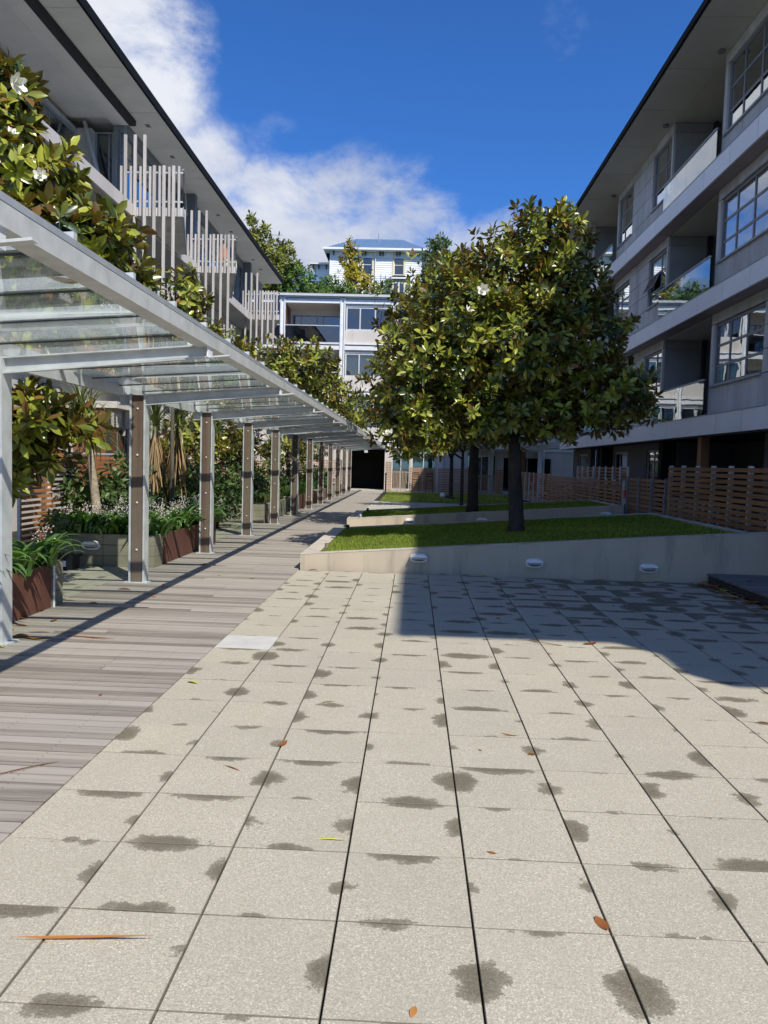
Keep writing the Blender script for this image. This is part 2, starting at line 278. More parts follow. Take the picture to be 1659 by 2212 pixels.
# ------------------------------------------------------------------ builders
WL = {}     # world position of every object's origin
def reg(o, w): WL[o.name] = Vector(w); return o
def tag(o, label=None, cat=None, group=None, kind=None):
    if label: o['label'] = label
    if cat: o['category'] = cat
    if group: o['group'] = group
    if kind: o['kind'] = kind
    return o
def thing(name, loc, label, cat, group=None):
    o = bpy.data.objects.new(name, None); COL.objects.link(o); o.location = loc; o.empty_display_size = .1
    reg(o, loc); return tag(o, label, cat, group)
def place(o, parent, w):
    COL.objects.link(o); w = Vector(w)
    if parent is not None:
        o.parent = parent; o.location = w - WL[parent.name]
    else: o.location = w
    return reg(o, w)
class MB:
    def __init__(s): s.v = []; s.f = []
    def box(s, x0, x1, y0, y1, z0, z1):
        if x0 > x1: x0, x1 = x1, x0
        if y0 > y1: y0, y1 = y1, y0
        if z0 > z1: z0, z1 = z1, z0
        n = len(s.v); s.v += [(x0, y0, z0), (x1, y0, z0), (x1, y1, z0), (x0, y1, z0), (x0, y0, z1), (x1, y0, z1), (x1, y1, z1), (x0, y1, z1)]
        s.f += [tuple(n + i for i in q) for q in ((0, 3, 2, 1), (4, 5, 6, 7), (0, 1, 5, 4), (1, 2, 6, 5), (2, 3, 7, 6), (3, 0, 4, 7))]
        return s
    def prism(s, poly, axis, a0, a1):   # poly of 2-D points, extruded along axis
        n = len(s.v); k = len(poly)
        def P(p, a):
            return {'X': (a, p[0], p[1]), 'Y': (p[0], a, p[1]), 'Z': (p[0], p[1], a)}[axis]
        s.v += [P(p, a0) for p in poly] + [P(p, a1) for p in poly]
        s.f.append(tuple(n + i for i in range(k))[::-1]); s.f.append(tuple(n + k + i for i in range(k)))
        for i in range(k): j = (i + 1) % k; s.f.append((n + i, n + j, n + k + j, n + k + i))
        return s
    def tube(s, pts, rad, seg=8, cap=True):
        pts = [Vector(p) for p in pts]; n0 = len(s.v)
        if not isinstance(rad, (list, tuple)): rad = [rad] * len(pts)
        for i, p in enumerate(pts):
            t = (pts[min(i + 1, len(pts) - 1)] - pts[max(i - 1, 0)]).normalized()
            a = t.cross(Vector((0, 0, 1)));
            if a.length < .05: a = t.cross(Vector((0, 1, 0)))
            a.normalize(); b = t.cross(a)
            for k in range(seg):
                w = 2 * PI * k / seg; s.v.append(tuple(p + (a * math.cos(w) + b * math.sin(w)) * rad[i]))
        for i in range(len(pts) - 1):
            for k in range(seg):
                q = (k + 1) % seg; s.f.append((n0 + i * seg + k, n0 + i * seg + q, n0 + (i + 1) * seg + q, n0 + (i + 1) * seg + k))
        if cap:
            s.f.append(tuple(n0 + k for k in range(seg))[::-1]); s.f.append(tuple(n0 + (len(pts) - 1) * seg + k for k in range(seg)))
        return s
    def lathe(s, c, prof, seg=16, sx=1., sy=1.):   # prof (r, z)
        n0 = len(s.v)
        for r, z in prof:
            for k in range(seg):
                w = 2 * PI * k / seg; s.v.append((c[0] + r * sx * math.cos(w), c[1] + r * sy * math.sin(w), c[2] + z))
        for i in range(len(prof) - 1):
            for k in range(seg):
                q = (k + 1) % seg; s.f.append((n0 + i * seg + k, n0 + i * seg + q, n0 + (i + 1) * seg + q, n0 + (i + 1) * seg + k))
        s.f.append(tuple(n0 + k for k in range(seg))[::-1]); s.f.append(tuple(n0 + (len(prof) - 1) * seg + k for k in range(seg)))
        return s
    def quad(s, *p): n = len(s.v); s.v += [tuple(q) for q in p]; s.f.append(tuple(range(n, n + len(p)))); return s
    def build(s, name, mat, parent=None, org=None, smooth=False, fix=True):
        if org is None: org = WL[parent.name] if parent is not None else Vector((sum(v[0] for v in s.v) / len(s.v), sum(v[1] for v in s.v) / len(s.v), min(v[2] for v in s.v)))
        org = Vector(org); me = bpy.data.meshes.new(name)
        me.from_pydata([(v[0] - org.x, v[1] - org.y, v[2] - org.z) for v in s.v], [], s.f); me.update()
        if fix:
            import bmesh
            bm = bmesh.new(); bm.from_mesh(me); bmesh.ops.recalc_face_normals(bm, faces=bm.faces); bm.to_mesh(me); bm.free()
        me.materials.append(M[mat] if isinstance(mat, str) else mat)
        if smooth: me.shade_smooth()
        o = bpy.data.objects.new(name, me); return place(o, parent, org)
BOXC = {}
def pbox(name, mat, parent, x0, x1, y0, y1, z0, z1, bev=0.):
    """one box-shaped piece; alike pieces share their mesh"""
    if x0 > x1: x0, x1 = x1, x0
    if y0 > y1: y0, y1 = y1, y0
    if z0 > z1: z0, z1 = z1, z0
    key = (round(x1 - x0, 4), round(y1 - y0, 4), round(z1 - z0, 4), mat, bev)
    me = BOXC.get(key)
    if me is None:
        a, b, c = (x1 - x0) / 2, (y1 - y0) / 2, (z1 - z0) / 2
        me = bpy.data.meshes.new(name); mb = MB()
        if bev:
            e = bev; mb.v = [(-a, -b, -c), (a, -b, -c), (a, b, -c), (-a, b, -c), (-a, -b, c - e), (a, -b, c - e), (a, b, c - e), (-a, b, c - e), (-a + e, -b + e, c), (a - e, -b + e, c), (a - e, b - e, c), (-a + e, b - e, c)]
            mb.f = [(0, 3, 2, 1), (8, 9, 10, 11)] + [(i, (i + 1) % 4, 4 + (i + 1) % 4, 4 + i) for i in range(4)] + [(4 + i, 4 + (i + 1) % 4, 8 + (i + 1) % 4, 8 + i) for i in range(4)]
        else: mb.box(-a, a, -b, b, -c, c)
        me.from_pydata(mb.v, [], mb.f); me.materials.append(M[mat]); me.update(); BOXC[key] = me
    o = bpy.data.objects.new(name, me); return place(o, parent, ((x0 + x1) / 2, (y0 + y1) / 2, (z0 + z1) / 2))
def struct(o): o['kind'] = 'structure'; return o

# leaves in bulk ------------------------------------------------------
LV = np.array([(0, 0, 0), (.36, -.17, .035), (.36, 0, -.02), (.36, .17, .035), (.72, -.15, .03), (.72, 0, -.035), (.72, .15, .03), (1, 0, -.09)], float)
LV[:, 1] *= 1.15
LF = np.array([(0, 1, 2), (0, 2, 3), (1, 4, 2), (4, 5, 2), (2, 5, 3), (5, 6, 3), (4, 7, 5), (5, 7, 6)])
def frames(d, up):   # rows: x axis d, z axis approx up
    d = d / np.linalg.norm(d, axis=1, keepdims=True)
    y = np.cross(up, d); y /= np.maximum(np.linalg.norm(y, axis=1, keepdims=True), 1e-6); z = np.cross(d, y)
    return np.stack([d, y, z], axis=2)   # columns
def tri_mesh(name, V, Fc, mat, tint=None, smooth=False):
    me = bpy.data.meshes.new(name); nv, nf = len(V), len(Fc)
    me.vertices.add(nv); me.vertices.foreach_set('co', np.ascontiguousarray(V, dtype=np.float32).ravel())
    k = Fc.shape[1]; me.loops.add(nf * k); me.loops.foreach_set('vertex_index', np.ascontiguousarray(Fc, dtype=np.int32).ravel())
    me.polygons.add(nf); me.polygons.foreach_set('loop_start', np.arange(0, nf * k, k, dtype=np.int32)); me.polygons.foreach_set('loop_total', np.full(nf, k, dtype=np.int32))
    if tint is not None:
        a = me.attributes.new('tint', 'FLOAT', 'POINT'); a.data.foreach_set('value', np.ascontiguousarray(tint, dtype=np.float32))
    me.materials.append(M[mat]); me.update(calc_edges=True)
    if smooth: me.shade_smooth()
    return me
def bulk(name, P, Rm, Sc, mat, parent, tintv, tmpl=LV, tf=LF, kind='stuff'):
    n = len(P); org = np.array(WL[parent.name])
    V = np.einsum('nij,kj->nki', Rm, tmpl) * Sc[:, None, None] + (P - org)[:, None, :]
    Fc = (tf[None] + (np.arange(n) * len(tmpl))[:, None, None]).reshape(-1, 3)
    me = tri_mesh(name, V.reshape(-1, 3), Fc, mat, np.repeat(tintv, len(tmpl)))
    o = bpy.data.objects.new(name, me); place(o, parent, WL[parent.name])
    if kind: o['kind'] = kind
    return o
LEAFM = {}
def leaf_parts(P, Rm, Sc, mat, parent, tintv, name='leaf', tmpl=LV, tf=LF):
    for p, r, s, t in zip(P, Rm, Sc, tintv):
        q = int(t * 5.99); key = (mat, name, q, id(tmpl))
        if key not in LEAFM: LEAFM[key] = tri_mesh(name, tmpl, tf, mat, np.full(len(tmpl), q / 5.))
        o = bpy.data.objects.new(name, LEAFM[key]); COL.objects.link(o); o.parent = parent
        L = Matrix([list(r[0]), list(r[1]), list(r[2])]).to_4x4() @ Matrix.Scale(float(s), 4)
        L.translation = Vector(p) - WL[parent.name]; o.matrix_basis = L
CAMP = np.array((0, 0, 1.6))
def rosettes(C, OUT, nl, ll, spread=.9):
    """leaf whorls at points C pointing along OUT"""
    n = len(C); OUT = OUT / np.linalg.norm(OUT, axis=1, keepdims=True)
    k = nl; C2 = np.repeat(C, k, 0); O2 = np.repeat(OUT, k, 0)
    ref = np.where(np.abs(O2[:, 2:3]) > .9, np.array([[1., 0, 0]]), np.array([[0., 0, 1.]]))
    a = np.cross(O2, ref); a /= np.linalg.norm(a, axis=1, keepdims=True); b = np.cross(O2, a)
    ph = np.tile(np.arange(k) * 2.399, n) + np.repeat(rng.uniform(0, 6.28, n), k) + rng.normal(0, .2, n * k)
    el = np.tile(np.linspace(-.15, .95, k), n) + rng.normal(0, .15, n * k)   # opening angle from axis complement
    d = (a * np.cos(ph)[:, None] + b * np.sin(ph)[:, None]) * np.cos(el)[:, None] * spread + O2 * np.sin(el)[:, None]
    d[:, 2] -= .12 * rng.random(n * k)
    R = frames(d, O2 + rng.normal(0, .25, (n * k, 3)))
    s = ll * rng.uniform(.72, 1.18, n * k)
    P = C2 - O2 * (np.tile(np.linspace(0.10, 0, k), n) * 1.)[:, None] * (ll / .2) + d * .01
    return P, R, s
def crown_pts(lobes, dens, inner=.5):
    C, O = [], []
    for (cx, cy, cz, rx, ry, rz) in lobes:
        A = 4 * PI * ((rx * ry) ** 1.6 / 3 + (rx * rz) ** 1.6 / 3 + (ry * rz) ** 1.6 / 3) ** (1 / 1.6)
        n = int(A * dens)
        u = rng.normal(0, 1, (n, 3)); u /= np.linalg.norm(u, axis=1, keepdims=True)
        bumpy = 1 + .2 * np.sin(u[:, 0] * 7 + cx) * np.cos(u[:, 2] * 6 + cz) + .14 * np.sin(u[:, 1] * 9 + cy * 2)
        r = (inner + (1 - inner) * rng.random(n) ** .45) * bumpy
        P = np.array((cx, cy, cz)) + u * r[:, None] * np.array((rx, ry, rz))
        keep = np.ones(n, bool)
        for (dx, dy, dz, sx, sy, sz) in lobes:
            if (dx, dy, dz) == (cx, cy, cz): continue
            q = ((P - (dx, dy, dz)) / (sx, sy, sz)); keep &= (np.linalg.norm(q, axis=1) > .42)
        C.append(P[keep]); O.append((u / np.array((rx, ry, rz)))[keep])
    C = np.vstack(C); O = np.vstack(O); O /= np.linalg.norm(O, axis=1, keepdims=True)
    O[:, 2] += .35; O += rng.normal(0, .3, O.shape)
    return C, O
def tree(name, base, top, lobes, dens, ll, label, cat='tree', nl=9, mat='leaf_magnolia', bark='bark_dark', r0=.12, nparts=300, rust=.08, flowers=0, group=None, inner=.5, limbs=True, lean=(0, 0)):
    t = thing(name, base, label, cat, group)
    bx, by, bz = base; mb = MB()
    pts = [(bx, by, bz - .05), (bx + .01, by, bz + .15), (bx + lean[0] * .5, by + lean[1] * .5, bz + (top - bz) * .5), (bx + lean[0], by + lean[1], top)]
    mb.tube(pts, [r0 * 1.35, r0 * 1.02, r0 * .9, r0 * .7], 12)
    tp = Vector(pts[-1]); mb.build('trunk', bark, t, smooth=True)
    if limbs:
        m2 = MB()
        for (cx, cy, cz, rx, ry, rz) in lobes:
            c = Vector((cx, cy, cz)); s = Vector((bx + lean[0] * .8, by + lean[1] * .8, bz + (top - bz) * random.uniform(.75, .98)))
            mid = s.lerp(c, .5) + Vector((0, 0, .12)); m2.tube([s, mid, c], [r0 * .55, r0 * .4, r0 * .25], 7)
            for k in range(5):
                a = Vector((random.gauss(0, 1), random.gauss(0, 1), random.gauss(0, 1))).normalized()
                e = c + Vector((a.x * rx, a.y * ry, a.z * rz)) * .85; m2.tube([c, c.lerp(e, .5) + Vector((0, 0, .05)), e], [r0 * .24, r0 * .16, r0 * .07], 5, False)
        m2.build('branches', bark, t, smooth=True, fix=False)
    C, O = crown_pts(lobes, dens, inner)
    P, R, s = rosettes(C, O, nl, ll); ti = np.clip(rng.normal(.40, .18, len(P)) + np.repeat(rng.normal(0, .26, len(C)), nl), 0, 1)  # tint spread per whorl
    isr = rng.random(len(P)) < rust
    d = np.linalg.norm(P - CAMP, axis=1) - (0 if nparts else 0)
    # the leaves that show largest: nearest on the camera side
    order = np.argsort(d + rng.random(len(d)) * .4); pick = np.zeros(len(P), bool); pick[order[:nparts]] = True
    if nparts:
        a = pick & ~isr; leaf_parts(P[a], R[a], s[a], mat, t, ti[a]); a = pick & isr; leaf_parts(P[a], R[a], s[a], 'leaf_rust', t, ti[a])
    a = ~pick & ~isr; bulk('foliage', P[a], R[a], s[a], mat, t, ti[a])
    a = ~pick & isr
    if a.sum(): bulk('foliage', P[a], R[a], s[a], 'leaf_rust', t, ti[a])
    return t, C, O
def flower(parent, p, size=.13, dirv=(0, -.5, .6)):
    size *= .8; dirv = (dirv[0] + random.gauss(0, .5), dirv[1] + random.gauss(0, .3), dirv[2] + random.gauss(0, .4))
    d = Vector(dirv).normalized(); mb = MB(); a = d.orthogonal().normalized(); b = d.cross(a)
    for ring, (k0, op, sz) in enumerate(((6, .95, 1), (4, .45, .8))):
        for k in range(k0):
            w = 2 * PI * k / k0 + ring * .5; r = a * math.cos(w) + b * math.sin(w); s_ = r.cross(d)
            def q(u, v, l): return Vector(p) + (r * math.sin(op) + d * math.cos(op)) * u * size * sz + s_ * v * size * sz + d * l * size
            mb.quad(q(0, 0, 0), q(.5, -.3, -.04), q(.9, -.18, .06), q(1.02, 0, .1), q(.9, .18, .06), q(.5, .3, -.04))
    return mb.build('flower', 'petal', parent, org=p, fix=False)

# ribbons (strap leaves) ----------------------------------------------
def ribbon(L, w, droop, seg=7, fold=.25, lift=1.1):
    """strap leaf rising from the origin along +x, arching over; returns verts, tris"""
    V = []; x = z = 0.; ang = lift; st = L / seg
    for i in range(seg + 1):
        t = i / seg; ww = w * (.55 + 1.5 * t) if t < .3 else w * (1 - ((t - .3) / .7) ** 2.2)
        V += [(x, -ww / 2, z + fold * ww / 2), (x, 0, z), (x, ww / 2, z + fold * ww / 2)]
        x += math.cos(ang) * st; z += math.sin(ang) * st; ang -= droop / seg * (.5 + t)
    Fc = []
    for i in range(seg):
        a = i * 3
        for k in (0, 1): Fc += [(a + k, a + 3 + k, a + 4 + k), (a + k, a + 4 + k, a + 1 + k)]
    return np.array(V, float), np.array(Fc)[:, ::-1].copy()
def rotz(n, az, tilt=None):
    c, s = np.cos(az), np.sin(az); R = np.zeros((n, 3, 3)); R[:, 0, 0] = c; R[:, 0, 1] = -s; R[:, 1, 0] = s; R[:, 1, 1] = c; R[:, 2, 2] = 1
    return R
LILY = [ribbon(.50, .062, 2.3, 7, .3, 1.25), ribbon(.46, .055, 1.6, 7, .3, 1.15), ribbon(.54, .066, 3.0, 8, .3, 1.3)]
FLAX = [ribbon(.9, .035, 1.2, 6, .3, 1.25), ribbon(1.0, .04, 2.0, 7, .3, 1.2)]
GRASSY = [ribbon(.55, .014, 2.1, 6, .2, 1.35), ribbon(.5, .012, 1.5, 6, .2, 1.2)]
def clump(name, loc, label, cat, temps, mat, nparts, nbulk, scale=1., group=None, blossoms=0, spread=.12, bh=(.38, .6), azc=None):
    t = thing(name, loc, label, cat, group)
    for kind, n in ((1, nparts), (0, nbulk)):
        for tm in temps:
            m = max(1, n // len(temps))
            if n == 0: continue
            az = rng.uniform(0, 2 * PI, m)
            if azc is not None and kind: az = azc + rng.normal(0, .9, m)
            P = np.array(loc) + np.stack([rng.normal(0, spread, m), rng.normal(0, spread, m), np.zeros(m)], 1)
            s = scale * rng.uniform(.7, 1.15, m) * (1. if kind else .85); R = rotz(m, az); ti = rng.random(m)
            tl = rng.normal(0, .15, m); Rt = np.zeros((m, 3, 3)); Rt[:, 0, 0] = np.cos(tl); Rt[:, 0, 2] = np.sin(tl); Rt[:, 1, 1] = 1; Rt[:, 2, 0] = -np.sin(tl); Rt[:, 2, 2] = np.cos(tl)
            R = R @ Rt
            if kind: leaf_parts(P, R, s, mat, t, ti, 'leaf', tm[0], tm[1])
            else: bulk('foliage', P, R, s, mat, t, ti, tm[0], tm[1])
    if blossoms:
        mb = MB(); st = MB()
        for k in range(blossoms):
            a = random.uniform(0, 2 * PI); r = random.uniform(.03, .30) * scale; h = random.uniform(*bh)
            top = Vector(loc) + Vector((math.cos(a) * r, math.sin(a) * r, h)); bs = Vector(loc) + Vector((math.cos(a) * r * .3, math.sin(a) * r * .3, .05))
            st.tube([bs, bs.lerp(top, .6) + Vector((0, 0, .03)), top], [.004, .003, .002], 3, False)
            for q in range(20):
                u = random.random(); c = bs.lerp(top, .62 + .42 * u) + Vector((random.gauss(0, .028), random.gauss(0, .028), random.gauss(0, .02)))
                for w in range(2):
                    e = random.uniform(.006, .011); d1 = Vector((random.gauss(0, 1), random.gauss(0, 1), random.gauss(0, 1))).normalized(); d2 = d1.orthogonal().normalized()
                    mb.quad(c - d1 * e, c - d2 * e, c + d1 * e, c + d2 * e)
        tag(mb.build('blossom', 'blossom', t, fix=False), kind='stuff'); tag(st.build('flower_stalks', 'bark', t, fix=False), kind='stuff')
    return t

# facades --------------------------------------------------------------
class Face:
    def __init__(s, side, plane): s.side = side; s.p = plane
    def ext(s, u0, u1, v0, v1, d0, d1):
        if s.side == 'R': return (s.p + d0, s.p + d1, u0, u1, v0, v1)
        if s.side == 'L': return (s.p - d1, s.p - d0, u0, u1, v0, v1)
        return (u0, u1, s.p + d0, s.p + d1, v0, v1)
def fbox(face, name, mat, parent, u0, u1, v0, v1, d0, d1, bev=0.): return pbox(name, mat, parent, *face.ext(u0, u1, v0, v1, d0, d1), bev)
def wall_open(face, name, mat, parent, u0, u1, v0, v1, opens, d0, d1):
    us = sorted({u0, u1, *[a for o in opens for a in o[:2]]}); vs = sorted({v0, v1, *[a for o in opens for a in o[2:]]})
    us = [u for u in us if u0 <= u <= u1]; vs = [v for v in vs if v0 <= v <= v1]; mb = MB()
    def solid(i, j):
        if i < 0 or j < 0 or i >= len(us) - 1 or j >= len(vs) - 1: return None
        cu, cv = (us[i] + us[i + 1]) / 2, (vs[j] + vs[j + 1]) / 2
        return not any(o[0] < cu < o[1] and o[2] < cv < o[3] for o in opens)
    def P(u, v, d):
        e = face.ext(u, u, v, v, d, d); return (e[0], e[2], e[4])
    for i in range(len(us) - 1):
        for j in range(len(vs) - 1):
            if not solid(i, j): continue
            a, b, c, d = us[i], us[i + 1], vs[j], vs[j + 1]
            mb.quad(P(a, c, d0), P(b, c, d0), P(b, d, d0), P(a, d, d0)); mb.quad(P(a, c, d1), P(a, d, d1), P(b, d, d1), P(b, c, d1))
            if not solid(i - 1, j): mb.quad(P(a, c, d0), P(a, d, d0), P(a, d, d1), P(a, c, d1))
            if not solid(i + 1, j): mb.quad(P(b, c, d0), P(b, c, d1), P(b, d, d1), P(b, d, d0))
            if not solid(i, j - 1): mb.quad(P(a, c, d0), P(a, c, d1), P(b, c, d1), P(b, c, d0))
            if not solid(i, j + 1): mb.quad(P(a, d, d0), P(b, d, d0), P(b, d, d1), P(a, d, d1))
    import bmesh
    o = mb.build(name, mat, parent, fix=False); bm = bmesh.new(); bm.from_mesh(o.data); bmesh.ops.remove_doubles(bm, verts=bm.verts, dist=1e-4)
    bmesh.ops.recalc_face_normals(bm, faces=bm.faces); bm.to_mesh(o.data); bm.free(); return o
def window(face, parent, u0, u1, v0, v1, cols, rows, d=.08, fr=.05, fmat='alu_mid', pmat='pane', blind=None, bmat='blind', label=None, awn=()):
    """frame with mullions is the part, each pane a sub-part"""
    mb = MB(); w = .05
    def B(a, b, c, e, dd0=d, dd1=d + w): mb.box(*face.ext(a, b, c, e, dd0, dd1))
    B(u0, u1, v0, v0 + fr); B(u0, u1, v1 - fr, v1); B(u0, u0 + fr, v0 + fr, v1 - fr); B(u1 - fr, u1, v0 + fr, v1 - fr)
    cs = [u0 + fr / 2] + [u0 + (u1 - u0) * c for c in cols] + [u1 - fr / 2]; rs = [v0 + fr / 2] + [v0 + (v1 - v0) * r for r in rows] + [v1 - fr / 2]
    h = fr * .42
    for c in cs[1:-1]: B(c - h, c + h, v0 + fr, v1 - fr, d + .003, d + w - .003)
    for r in rs[1:-1]: B(u0 + fr, u1 - fr, r - h, r + h, d + .006, d + w - .006)
    o = mb.build('window', fmat, parent)
    if label: o['label'] = label
    for i in range(len(cs) - 1):
        for j in range(len(rs) - 1):
            if (i, j) in awn:
                a, b, c, e = cs[i] + .02, cs[i + 1] - .02, rs[j] + .02, rs[j + 1] - .02; k = .42 * (e - c)
                q = MB(); fw = .035
                def P(u, v, o_): 
                    t = (e - v) / (e - c); x = face.ext(u, u, v, v, d - .01 - k * t - o_, d - .01 - k * t - o_); return (x[0], x[2], x[4])
                for (a1, b1, c1, e1) in ((a, b, c, c + fw), (a, b, e - fw, e), (a, a + fw, c + fw, e - fw), (b - fw, b, c + fw, e - fw)):
                    n = len(q.v)
                    for o_ in (0, .03): q.v += [P(a1, c1, o_), P(b1, c1, o_), P(b1, e1, o_), P(a1, e1, o_)]
                    q.f += [tuple(n + z for z in y) for y in ((0, 1, 2, 3), (4, 7, 6, 5), (0, 4, 5, 1), (1, 5, 6, 2), (2, 6, 7, 3), (3, 7, 4, 0))]
                s_ = q.build('open_sash', fmat, o); s_['label'] = 'sash propped open at the bottom'
                q = MB().quad(P(a + fw, c + fw, .015), P(b - fw, c + fw, .015), P(b - fw, e - fw, .015), P(a + fw, e - fw, .015)); q.build('pane', pmat, o, fix=False)
                continue
            fbox(face, 'pane', pmat, o, cs[i] + h, cs[i + 1] - h, rs[j] + h, rs[j + 1] - h, d + .02, d + .026)
    if blind: fbox(face, 'blind', bmat, o, u0 + fr, u1 - fr, v0 + (v1 - v0) * blind[0], v0 + (v1 - v0) * blind[1], d + .12, d + .13)
    return o
# ================================================================== SETTING
g = MB().quad((-400, -200, -.12), (400, -200, -.12), (400, 400, -.12), (-400, 400, -.12)).build('ground', 'ground', None, (0, 0, -.12), fix=False); struct(g)
# hillside behind the buildings
hv = []; hf = []
nx, ny = 30, 16
for j in range(ny):
    for i in range(nx):
        x = -120 + 240 * i / (nx - 1); y = 56 + 150 * (j / (ny - 1)) ** 1.5; t = min(1, (y - 56) / 14)
        z = -.3 + 14.5 * t * t * (3 - 2 * t) + max(0, y - 70) * .03 + 1.2 * math.sin(x * .06 + 1) * t
        hv.append((x, y, z))
for j in range(ny - 1):
    for i in range(nx - 1):
        a = j * nx + i; hf.append((a, a + 1, a + nx + 1, a + nx))
h = MB(); h.v = hv; h.f = hf; struct(h.build('hillside', 'hill', None, (0, 56, 0), smooth=True, fix=False))

# terrace of square pavers
DX0, DX1 = -3.82, -1.65
base = MB().box(-1.642, 8, -6, 44, -.11, -.035).build('terrace', 'joist', None, (0, 0, -.11)); struct(base)
XR = 4.28; ncol = 13; rows_parts = range(-10, 10)
pm = 0
for j in rows_parts:
    for i in range(ncol):
        x0 = PX0 + i * PS; x1 = x0 + PS; y0 = PY0 + j * PS; y1 = y0 + PS
        if x1 > XR: x1 = XR
        gx = .0038; gy = .0034
        if j == 0 and i == 0: o = pbox('paver', 'patch', base, x0 + gx, x1 - gx, y0 + gy, y1 - gy, -.035, .0, .002); o['label'] = 'pale smooth replacement paver'; continue
        o = pbox('paver', 'paver_grey' if (i, j) in {(6, -7), (4, -3), (9, 2), (7, 5), (3, 7)} or (i * 7 + j * 13) % 67 == 0 else 'paver', base, x0 + gx, x1 - gx, y0 + gy, y1 - gy, -.035, 0, .002)
        o.location.z += random.uniform(-.0012, .0012); o.rotation_euler = (random.gauss(0, .0006), random.gauss(0, .0006), random.gauss(0, .0005))
mb = MB()
for j in range(-24, -10):
    for i in range(ncol):
        x0 = PX0 + i * PS; y0 = PY0 + j * PS; mb.box(x0 + .0035, min(XR, x0 + PS) - .0035, y0 + .0013, y0 + PS - .0013, -.035, 0)
tag(mb.build('pavers_behind', 'paver', base), kind='stuff')
# back terrace between and beyond the lawns
b2 = MB().box(-1.642, 12, 15.9, 18.85, -.034, -.012).build('path', 'far_paver', None, (0, 16, -.1)); struct(b2)
bb = MB().box(-1.642, 12, 22.3, 46, -.034, -.006).build('pavement', 'joist', None, (0, 23, -.1)); struct(bb)
for j in range(20):
    for i in range(14):
        x0 = -1.64 + i * .6; y0 = 22.35 + j * .6
        if y0 > 32: continue
        pbox('paver', 'far_paver', bb, x0 + .004, x0 + .596, y0 + .003, y0 + .597, -.004, .004, .002)
mb = MB()
for j in range(16, 40):
    for i in range(-4, 14):
        x0 = -1.64 + i * .6; y0 = 22.35 + j * .6
        if x0 < -1.6 and y0 < 43.6: continue
        if y0 > 31.9 and -1.5 < x0 < 5.2 and y0 < 43.4: continue
        mb.box(x0 + .004, x0 + .596, y0 + .003, y0 + .597, -.004, .004)
tag(mb.build('pavers_far', 'far_paver', bb), kind='stuff')

# boardwalk
bw = MB().box(DX0 + .02, DX1 - .006, -4, 44, -.11, -.03).build('boardwalk', 'joist', None, (-2.7, 0, -.11)); struct(bw)
BP = .1; y = 1.2; nb = 0; rest = MB()
while y < 44:
    w = BP - .009
    if nb < 298:
        x0 = DX0 + random.uniform(-.004, .004)
        if random.random() < .3:
            xc = random.choice((-3.2, -2.75, -2.3)); a = [(DX0, xc - .001), (xc + .001, DX1)]
        else: a = [(DX0, DX1)]
        if nb + len(a) > 298: a = [(DX0, DX1)]
        for (xa, xb) in a:
            o = pbox('board', 'deck_wood', bw, xa, xb - .004, y, y + w, -.03, 0, .003); o.location.z += random.uniform(-.0014, .0014); nb += 1
    else: rest.box(DX0, DX1 - .004, y, y + w, -.03, random.uniform(-.001, .001))
    y += BP
y = 1.2 - BP
while y > -4: rest.box(DX0, DX1 - .004, y, y + BP - .006, -.03, 0); y -= BP
tag(rest.build('boards_far', 'deck_wood', bw), kind='stuff')

# side paving between the planters on the left
sp = MB().box(-9, DX0 - .004, -4, 46, -.11, -.034).build('side_paving', 'joist', None, (-6, 8, -.11)); struct(sp)
for (ya, yb) in ((8.1, 10.95), (14.4, 19.4)):
    yy = ya
    while yy < yb - .1:
        xx = DX0 - .006
        while xx > -5.5:
            pbox('paver', 'side_paver', sp, xx - PS + .004, xx - .003, yy + .002, min(yb, yy + PS) - .002, -.034, 0, .002); xx -= PS
        yy += PS
mb = MB()
for a in range(60):
    for b in range(8): mb.box(DX0 - .006 - PS * (b + 1) + .003, DX0 - .006 - PS * b - .003, 19.4 + a * PS * .93, 19.4 + (a + 1) * PS * .93 - .003, -.034, 0)
tag(mb.build('pavers_side_far', 'side_paver', sp), kind='stuff')

# ---- raised lawns --------------------------------------------------
def lawn(name, x0, x1, y0, y1, zl, slope, label, dens, th=.24, blades=True, xw=None):
    """tilted slab of grass inside rendered kerb walls; z(x)=zl+slope*(x-x0)"""
    z = lambda x: zl + slope * (x - x0)
    t = thing(name + '_wall', (x0, y0, 0), label, 'garden wall')
    xe = xw or x1
    f = MB().prism([(x0, -.03), (xe, -.03), (xe, z(xe) - .012), (x0, z(x0) - .012)], 'Y', y0, y0 + .16); f.build('front_wall', 'low_wall', t)
    MB().prism([(x0, z(x0) - .012), (xe, z(xe) - .012), (xe, z(xe)), (x0, z(x0))], 'Y', y0 - .004, y0 + .16).build('coping', 'low_wall_cap', t)
    MB().prism([(y0 + .16, -.03), (y1, -.03), (y1, z(x0)), (y0 + .16, z(x0))], 'X', x0, x0 + th).build('side_wall', 'low_wall_cap', t)
    MB().prism([(x0 + th, -.03), (x1 - .12, -.03), (x1 - .12, z(x1 - .12)), (x0 + th, z(x0 + th))], 'Y', y1 - .12, y1).build('back_wall', 'low_wall_cap', t)
    MB().prism([(x1 - .12, -.03), (x1, -.03), (x1, z(x1)), (x1 - .12, z(x1 - .12))], 'Y', y0 + .16, y1).build('side_wall', 'low_wall_cap', t)
    return t, z
